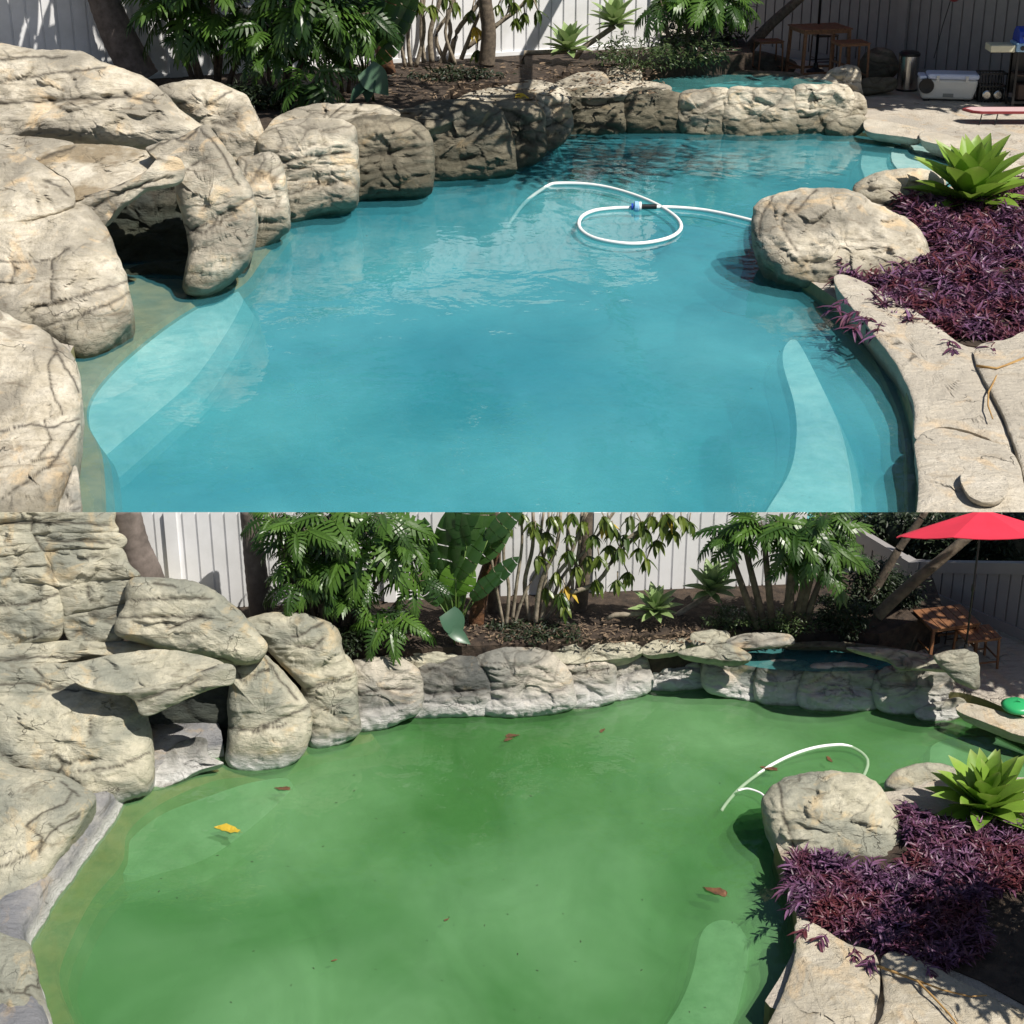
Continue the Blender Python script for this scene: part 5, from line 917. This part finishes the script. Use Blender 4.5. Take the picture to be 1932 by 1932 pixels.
def umbrella(label, px, row, z, top, radpx, Y, tilt=False):
    k = SC(Y); b = V(px, row, Y); tp = V(px, top, Y) - b; root = empty('patio_umbrella', b, label, 'umbrella'); A = Acc()
    A.lathe([(2.2 * k, 0), (2.2 * k, tp[2] * .42), (4 * k, tp[2] * .43), (4 * k, tp[2] * .47), (2.2 * k, tp[2] * .48), (2.0 * k, tp[2])], (0, 0, 0), 12); outs = [A.build('pole', 'black', root, smooth=True)]
    A = Acc(); A.lathe([(16 * k, 0), (16 * k, 3 * k), (5 * k, 8 * k), (4 * k, 16 * k)], (0, 0, -.02), 20); outs.append(A.build('base', 'black', root))
    n = 8; r = radpx * k; hh = r * .30; v = []; f = []; K = 8
    for j in range(n * 4):
        an = 2 * math.pi * j / (n * 4) + .2; sag = 1 - .035 * math.sin(math.pi * (j % 4) / 4)
        for i in range(1, K + 1): u = i / K; v.append((r * u * sag * math.cos(an), r * u * sag * math.sin(an), tp[2] - hh * u ** 1.12 - (.02 * r * math.sin(math.pi * (j % 4) / 4) * u)))
    v.append((0, 0, tp[2])); m = n * 4
    for j in range(m):
        j2 = (j + 1) % m; f.append((m * K, j * K, j2 * K))
        for i in range(K - 1): f.append((j * K + i, j * K + i + 1, j2 * K + i + 1, j2 * K + i))
    tl = R_(24 if tilt else 0); ct_, st_ = math.cos(tl), math.sin(tl)
    def tip_(q): q = np.array(q, float) - (0, 0, tp[2]); return np.stack([q[..., 0], q[..., 1] * ct_ + q[..., 2] * st_, -q[..., 1] * st_ + q[..., 2] * ct_ + tp[2]], -1)
    A = Acc(); A.add(tip_(v), f); o = A.build('canopy', 'red', root); sm = o.modifiers.new('cloth', 'SOLIDIFY'); sm.thickness = .012 * r / 1.3; outs.append(o)
    for j in range(n):
        an = 2 * math.pi * j / n + .2; A = Acc(); A.tube([(2 * k * math.cos(an), 2 * k * math.sin(an), tp[2] - .03 * r), (r * .97 * math.cos(an), r * .97 * math.sin(an), tp[2] - hh - .025 * r)], 1.1 * k, 5); A.v = [tip_(q) for q in A.v]; outs.append(A.build('rib', 'darkwood', root))
    return root, outs
umbrella('red patio umbrella over the bar table of the blue garden, only its pole in view', 1538, 135, ZG, -260, 150, 57)
ru = AB(umbrella('red patio umbrella above the wooden bar table', 1822, 1225, ZG, 962, 172, 16.6, True))
# steel bin
b = G(1710, 170, ZG); k = SC(b[1]); root = empty('waste_bin', b, 'slim brushed steel bin standing by the shaded fence', 'bin'); A = Acc()
A.lathe([(17 * k, 0), (18 * k, 2 * k), (18 * k, 60 * k)], (0, 0, 0), 32); A.build('body', 'steel', root, smooth=False)
A = Acc(); A.lathe([(18.8 * k, 60 * k), (18.8 * k, 64 * k), (15 * k, 67 * k), (5 * k, 68 * k)], (0, 0, 0), 32); A.build('lid', 'black', root)
A = Acc(); A.lathe([(19 * k, -.01), (19 * k, 3 * k)], (0, 0, 0), 32); A.build('base', 'black', root)
# wheeled cooler
b = G(1784, 188, ZG); k = SC(b[1]); root = empty('cooler', b, 'white wheeled cool box with a bluish lid and a black round wheel', 'cooler', rz=-.12); A = Acc()
v = []
for zz, wx, wy in ((3, 44, 18), (22, 49, 21), (38, 51, 22)):
    for sx, sy in ((-1, -1), (1, -1), (1, 1), (-1, 1)): v.append((sx * wx * k, sy * wy * k, zz * k))
A.add(v, [(3, 2, 1, 0), (8, 9, 10, 11)] + [(i * 4 + j, i * 4 + (j + 1) % 4, i * 4 + 4 + (j + 1) % 4, i * 4 + 4 + j) for i in range(2) for j in range(4)]); bevel(A.build('body', 'white', root), 5 * k, 3)
A = Acc(); A.box((-37 * k, -23 * k, 38.2 * k), (52 * k, 23 * k, 48 * k)); ld = bevel(A.build('lid', 'lid', root), 4 * k, 3)
A = Acc(); A.box((-51 * k, -20 * k, 38.2 * k), (-38 * k, 20 * k, 44 * k)); bevel(A.build('handle', 'lid', root), 2 * k, 2)
A = Acc(); A.box((28 * k, -24.5 * k, 36 * k), (33 * k, -22.3 * k, 45 * k)); A.box((-22 * k, -24.5 * k, 36 * k), (-17 * k, -22.3 * k, 45 * k)); A.build('latch', 'white', root)
for sx in (-1,):
    A = Acc(); c = np.array([-38 * k, -21 * k, 27 * k]); th = np.linspace(0, 2 * math.pi, 25)[:-1]
    v = [(c[0] + 13 * k * math.cos(t), c[1] - o * k, c[2] + 13 * k * math.sin(t)) for o in (-2, 3.5) for t in th] + [(c[0] + 5 * k * math.cos(t), c[1] - 2.5 * k, c[2] + 5 * k * math.sin(t)) for t in th]
    A.add(v, [(i, (i + 1) % 24, 24 + (i + 1) % 24, 24 + i) for i in range(24)] + [(24 + i, 24 + (i + 1) % 24, 48 + (i + 1) % 24, 48 + i) for i in range(24)] + [tuple(range(48, 72))]); A.build('wheel', 'black', root)
A = Acc(); A.box((-8 * k, -20.2 * k, 8 * k), (10 * k, -19 * k, 14 * k)); A.build('badge', simple('badge', (.25, .25, .22)), root)
A = Acc(); A.box((-40 * k, -16 * k, 0), (-30 * k, 16 * k, 3 * k)); A.box((30 * k, -16 * k, 0), (40 * k, 16 * k, 3 * k)); A.build('foot', 'black', root)
# gas grill at the right edge
b = G(1945, 200, ZG); k = SC(b[1]); root = empty('barbecue_grill', b, 'black gas grill with a blue lid and pale side shelf at the right edge', 'grill'); 
A = Acc(); A.box((-42 * k, -22 * k, 8 * k), (40 * k, 22 * k, 12 * k)); 
for sx in (-41, 37):
    for sy in (-21, 18): A.box((sx * k, sy * k, 0), ((sx + 4) * k, (sy + 3) * k, 96 * k))
A.box((-40 * k, 18 * k, 20 * k), (40 * k, 20 * k, 90 * k)); A.build('cart', 'black', root)
A = Acc(); A.box((-38 * k, -20 * k, 55 * k), (38 * k, 20 * k, 58 * k)); A.box((-30 * k, -14 * k, 13 * k), (20 * k, 14 * k, 40 * k)); bevel(A.build('gas_bottle_box', 'darkwood', root), 2 * k)
A = Acc(); A.box((-44 * k, -24 * k, 97 * k), (42 * k, 24 * k, 112 * k)); bevel(A.build('firebox', 'lblue', root), 2 * k)
A = Acc(); A.lathe([(26 * k, 0), (26 * k, 0.1 * k)], (0, 0, 0), 12); A = Acc(); v = []
for sx in (-40, 40):
    for t in np.linspace(0, math.pi, 9): v.append((sx * k, -24 * k * math.cos(t), (112.3 + 26 * math.sin(t)) * k))
A.add(v, [(i, i + 1, i + 10, i + 9) for i in range(8)] + [tuple(range(8, -1, -1)), tuple(range(9, 18)), (0, 9, 17, 8)]); A.build('lid', 'blue', root, smooth=False)
A = Acc(); A.tube([(-36 * k, -30 * k, 122 * k), (36 * k, -30 * k, 122 * k)], 2 * k, 8); A.tube([(-34 * k, -30 * k, 122 * k), (-34 * k, -20 * k, 124 * k)], 1.4 * k, 6); A.tube([(34 * k, -30 * k, 122 * k), (34 * k, -20 * k, 124 * k)], 1.4 * k, 6); A.build('handle', 'steel', root)
A = Acc(); A.box((-88 * k, -20 * k, 96 * k), (-45 * k, 20 * k, 108 * k)); bevel(A.build('side_shelf', 'cream', root), 1.5 * k)
A = Acc(); A.lathe([(4 * k, 0), (4 * k, 3 * k)], (0, 0, 0), 12); A.v = [np.c_[v[:, 0] - 34 * k, -24.4 * k - v[:, 2], v[:, 1] + 104 * k] for v in A.v]; A.build('knob', 'black', root)
# crate with two round lights beside the cooler
b = G(1866, 190, ZG); k = SC(b[1]); root = empty('crate', b, 'black wire crate with two pale round lids between cool box and grill', 'crate'); A = Acc()
for z0 in (2, 26, 48): A.box((-24 * k, -16 * k, z0 * k), (24 * k, -13 * k, (z0 + 2.5) * k)); A.box((-24 * k, 13 * k, z0 * k), (24 * k, 16 * k, (z0 + 2.5) * k)); A.box((-24 * k, -13 * k, z0 * k), (-21 * k, 13 * k, (z0 + 2.5) * k)); A.box((21 * k, -13 * k, z0 * k), (24 * k, 13 * k, (z0 + 2.5) * k))
for i in range(9): A.box(((-24 + i * 5.7) * k, -16.5 * k, 0), ((-22.4 + i * 5.7) * k, -15 * k, 50 * k)); A.box(((-24 + i * 5.7) * k, 15 * k, 0), ((-22.4 + i * 5.7) * k, 16.5 * k, 50 * k))
A.box((-21 * k, -13 * k, 3 * k), (21 * k, 13 * k, 22 * k)); A.build('frame', 'black', root)
for cx in (-10, 10):
    A = Acc(); A.lathe([(8 * k, 0), (8 * k, 1.5 * k), (6 * k, 2.5 * k)], (0, 0, 0), 20); A.v = [np.c_[v[:, 0] + cx * k, -16.8 * k - v[:, 2], v[:, 1] + 13 * k] for v in A.v]; A.build('round_lid', 'steel', root)
# red-rimmed low table on wire legs
b = G(1900, 232, ZG); k = SC(b[1]); root = empty('side_table', b, 'low maroon-rimmed table on thin black legs at the right edge', 'table'); A = Acc()
v = [(-70, -14), (-56, -22), (90, -22), (90, 24), (-66, 24), (-80, 10)]; z0, z1 = 20, 24
A.add([(x * k, y * k, z0 * k) for x, y in v] + [(x * k, y * k, z1 * k) for x, y in v], [(5, 4, 3, 2, 1, 0), (6, 7, 8, 9, 10, 11)] + [(i, (i + 1) % 6, 6 + (i + 1) % 6, 6 + i) for i in range(6)]); A.build('rim', 'maroon', root)
A = Acc(); A.add([(x * .93 * k, y * .86 * k, 24.4 * k) for x, y in v] + [(x * .93 * k, y * .86 * k, 23.9 * k) for x, y in v], [(0, 1, 2, 3, 4, 5)] + [((i + 1) % 6, i, 6 + i, 6 + (i + 1) % 6) for i in range(6)]); A.build('tray', 'pinkish', root)
for lx in (-50, -22, 40, 70):
    A = Acc(); A.tube([(lx * k, -14 * k, 20 * k), ((lx - 5) * k, -20 * k, 0)], 1.1 * k, 6); A.build('leg', 'black', root)
# hanging red lantern and its cord on the shaded fence
b = V(1800, -4, 54.0); k = SC(54); root = empty('hanging_lantern', b, 'small dark red lantern hanging on a cord before the shaded fence', 'lantern'); A = Acc(); A.lathe([(4 * k, -6 * k), (14 * k, 0), (14 * k, 6 * k), (5 * k, 12 * k)], (0, 0, 0), 16); A.build('shade', 'maroon', root)
A = Acc(); A.tube([V(1793, 2, 54) - b, V(1778, 50, 54) - b, V(1762, 110, 54) - b], .9 * k, 5); A.build('cord', 'black', root)
# floating hose of the pool cleaner
def tubeobj(name, pts3, r, mat, label, cat, parent=None):
    A = Acc(); b = np.array(pts3[0]); A.tube([np.array(p) - b for p in pts3], r, 10)
    if parent is None: root = empty(name, b, label, cat); A.build('tube', mat, root, smooth=True); return root, b
    return A.build(name, mat, parent, smooth=True), b
line = [(958, 392), (985, 366), (1020, 351), (1060, 347), (1110, 349), (1160, 358), (1215, 376), (1255, 396), (1280, 416), (1284, 434), (1262, 450), (1215, 460), (1170, 460), (1120, 450), (1094, 432), (1096, 412), (1120, 399), (1160, 394), (1205, 393), (1240, 392), (1280, 393), (1330, 398), (1380, 408), (1432, 421)]
cl = crom(line, False, 7); P = [G(x, y, .03 if 0 < i else .03) + 0 for i, (x, y) in enumerate(cl)]
n = len(P)
for i in range(n):
    u = i / n; P[i][2] = .045 if u > .10 else .045 - (.10 - u) * 5.0
A = Acc(); b = P[0].copy(); rr = [min(.055, .045 + .0) for _ in P]; root = empty('pool_hose', b, 'white floating hose looped on the blue pool', 'hose'); A.tube([p - b for p in P], rr, 10); A.build('tube', 'hose', root, smooth=True)
A = Acc(); A.tube([P[-1] - b, P[-1] - b + np.array([.25, -.12, .03])], .05, 10); A.build('end_fitting', 'black', root)
b = G(1214, 393, .05); k = SC(b[1]); root = empty('hose_float', b, 'light blue and black float unit clipped to the white hose', 'pool float'); A = Acc()
def xl(prof, off, kk=20):
    A = Acc(); A.lathe(prof, (0, 0, 0), kk); A.v = [np.c_[v[:, 2] + off, v[:, 1], v[:, 0] + 3 * k] for v in A.v]; return A
xl([(7 * k, 0), (10 * k, 2 * k), (10 * k, 8 * k), (7 * k, 11 * k)], -18 * k).build('collar', 'lblue', root); xl([(9 * k, 0), (9 * k, 4 * k)], -8 * k).build('ring', 'hose', root)
xl([(4.6 * k, 0), (4.6 * k, 27 * k), (3.4 * k, 28 * k)], -3.8 * k).build('body', 'black', root); xl([(6 * k, 0), (6 * k, 3 * k)], -22 * k).build('cap', 'blue', root)
line = [(1362, 1512), (1375, 1496), (1400, 1474), (1440, 1450), (1490, 1424), (1540, 1408), (1590, 1403), (1620, 1408), (1638, 1422), (1636, 1438), (1628, 1452)]
cl = crom(line, False, 7); P = [G(x, y, .02) for x, y in cl]; n = len(P)
for i in range(n):
    u = i / n; P[i][2] = .006 - max(0, .35 - u) * .30 - max(0, u - .75) * .45
A = Acc(); b = P[0].copy(); root = empty('pool_hose', b, 'white hose arching half sunk in the green water', 'hose'); A.tube([p - b for p in P], .018, 10); A.build('tube', 'hose', root, smooth=True); 
cl = crom([(1392, 1492), (1410, 1488), (1436, 1497), (1450, 1512)], False, 6); P2 = [G(x, y, .0) for x, y in cl]; A = Acc(); A.tube([p - b for p in P2], .012, 8); A.build('tube_end', 'hose', root, smooth=True)
b = G(1918, 1338, ZG + .12); k = SC(b[1]); root = empty('garden_float', b, 'bright green plastic float lying on the patio at the right edge', 'float'); A = Acc(); A.lathe([(10 * k, 0), (30 * k, 3 * k), (33 * k, 9 * k), (24 * k, 15 * k), (6 * k, 17 * k)], (0, 0, 0), 28); o = A.build('body', 'green', root, smooth=True); A = Acc(); A.tube([(-8 * k, 0, 16.5 * k), (0, 0, 22 * k), (8 * k, 0, 16.5 * k)], 1.5 * k, 6); A.build('handle', 'green', root)
# floating and fallen leaves
def one_leaf(x, y, z, Lpx, az, mat, label, name='fallen_leaf', tilt=4, wide=1.0, group=None):
    b = G(x, y, z); k = SC(b[1]); A = Acc(); v = T_lance(.20, 8, .10, .12, 1, .4); vv = v[0].copy(); vv[:, 0] *= wide; vv[:, 1] -= .5; vv[:, 0] += .035 * np.sin(vv[:, 1] * 7 + x); vv[:, 0] *= 1 + .18 * np.sin(vv[:, 1] * 19 + y); vv[:, 2] = vv[:, 2] * .35 + .015 + .03 * np.sin(vv[:, 1] * 5 + x) * np.sign(vv[:, 0])
    L = Lpx * k; d = sph(R_(az), R_(tilt)); put(A, (vv, v[1]), (0, 0, .002), d, (0, 0, 1), L, .8); A.tube([d * L * -.5, d * L * -.62], .012 * L, 5)
    A.v = [q + b for q in A.v]; o = A.build(name, mat, None, loc=b, attrs=True); sm = o.modifiers.new('thick', 'SOLIDIFY'); sm.thickness = .01 * L
    return tagit(o, label, 'leaf', group)
gl_ = 'leaves floating on the green water'
one_leaf(428, 1564, .008, 58, 165, 'yellow', 'bright yellow leaf floating on the green water at the left', group=gl_)
one_leaf(1348, 1681, .008, 56, 150, 'brownleaf', 'large rust-brown leaf floating near the right bank of the green pool', group=gl_)
for i, (x, y, L, az, lab) in enumerate([(532, 1488, 34, 175, 'thin brown leaf floating near the pale seat of the green pool'), (968, 1388, 30, 10, 'brown leaf floating below the striped reef block, left one of two'), (960, 1395, 22, 30, 'small brown leaf floating just under a longer one'), (1137, 1378, 18, 60, 'small brown leaf floating below the bend of the reef wall'), (1450, 1450, 36, 165, 'brown leaf resting across the white hose'), (1564, 1432, 22, 110, 'dark leaf floating inside the arch of the white hose'), (843, 1735, 14, 40, 'tiny dark leaf floating mid pool in the green water'), (631, 1812, 14, 20, 'tiny brown leaf floating low in the green pool')]):
    one_leaf(x, y, .008, L, az, 'brownleaf', lab, group=gl_)
one_leaf(970, 186, 2.0, 22, 20, 'yellow', 'yellow and brown dead leaf lying on the long dappled capstone') if False else None
b = V(972, 184, 47.6); A = Acc(); vv = T_lance(.28, 6, .15, .2); put(A, vv, b, (1, -.3, .15), (0, -.6, 1), 24 * SC(50), .7); tagit(A.build('fallen_leaf', 'yellow', None, loc=b, attrs=True), 'yellow dead leaf lying on the long dappled capstone of the blue garden', 'leaf')
rs = np.random.RandomState(5); A = Acc()
for i in range(60):
    g0 = G(rs.uniform(300, 1420), rs.uniform(1420, 1925), .006); put(A, LEAF, g0, sph(rs.uniform(0, 6.28), 0), (0, 0, 1), rs.uniform(3, 7) * SC(g0[1]), 0)
tagit(A.build('floating_specks', 'dark'), 'tiny dark specks and insects scattered on the green water', 'debris', None, 'stuff')
A = Acc()
for i in range(26):
    g0 = G(rs.uniform(420, 1600), rs.uniform(430, 955), .008); put(A, LEAF, g0, sph(rs.uniform(0, 6.28), 0), (0, 0, 1), rs.uniform(2.5, 5) * SC(g0[1]), 0)
tagit(A.build('floating_specks', 'dark'), 'tiny dark specks scattered on the blue water', 'debris', None, 'stuff')
def twig(pts, r, z, label):
    P = [G(x, y, z + dz) for x, y, dz in pts]; b = P[0].copy(); A = Acc(); A.tube([p for p in P], [r * SC(b[1]) * (1 - .5 * i / len(P)) for i in range(len(P))], 7); A.v = list(A.v); o = A.build('twig', 'twig', None, loc=b, smooth=True); return tagit(o, label, 'twig')
twig([(1940, 672, .1), (1895, 690, .06), (1880, 710, .05), (1865, 740, .05), (1864, 765, .04), (1873, 790, .03)], 2.2, ZG + .2, 'hooked dry brown twig lying on the pale coping of the blue pool')
twig([(1842, 690, .08), (1880, 695, .1), (1930, 678, .08)], 2.6, ZG + .2, 'orange-brown dead stalk by the purple plants of the blue garden')
twig([(1655, 1822, .05), (1690, 1835, .06), (1730, 1850, .07), (1760, 1880, .06), (1790, 1912, .05), (1815, 1945, .03)], 3.4, ZG + .12, 'long yellow dry stalk lying over the bottom right slab')
twig([(1725, 1848, .06), (1780, 1868, .05), (1830, 1880, .04), (1862, 1878, .04)], 2.6, ZG + .12, 'short straight dry twig branching off the long yellow stalk')
for x, y, w, h, lab in []: pass

# ================================================================== trim the lower garden level with the top of its fence
bpy.context.view_layer.update()
upv = Vector((0, sp_, cp)); co = Vector((0, 0, H)) + upv * (-0.002)
seen = set()
for o in BSET:
    if o.type != 'MESH' or o.name in seen: continue
    seen.add(o.name); mw = o.matrix_world
    if max((mw @ Vector(c) - co).dot(upv) for c in o.bound_box) <= 0: continue
    imw = mw.inverted(); lc = imw @ co; ln = (mw.to_3x3().transposed() @ upv).normalized()
    bm = bmesh.new(); bm.from_mesh(o.data)
    r = bmesh.ops.bisect_plane(bm, geom=bm.verts[:] + bm.edges[:] + bm.faces[:], plane_co=lc, plane_no=ln, clear_outer=True, clear_inner=False)
    if o.name.split('.')[0] in ('boulder', 'trunk', 'panel', 'post', 'stem', 'inner_foliage'):
        ed = [e for e in r['geom_cut'] if isinstance(e, bmesh.types.BMEdge) and e.is_boundary]
        if ed: bmesh.ops.holes_fill(bm, edges=ed, sides=0)
    bm.to_mesh(o.data); bm.free(); o.data.update()
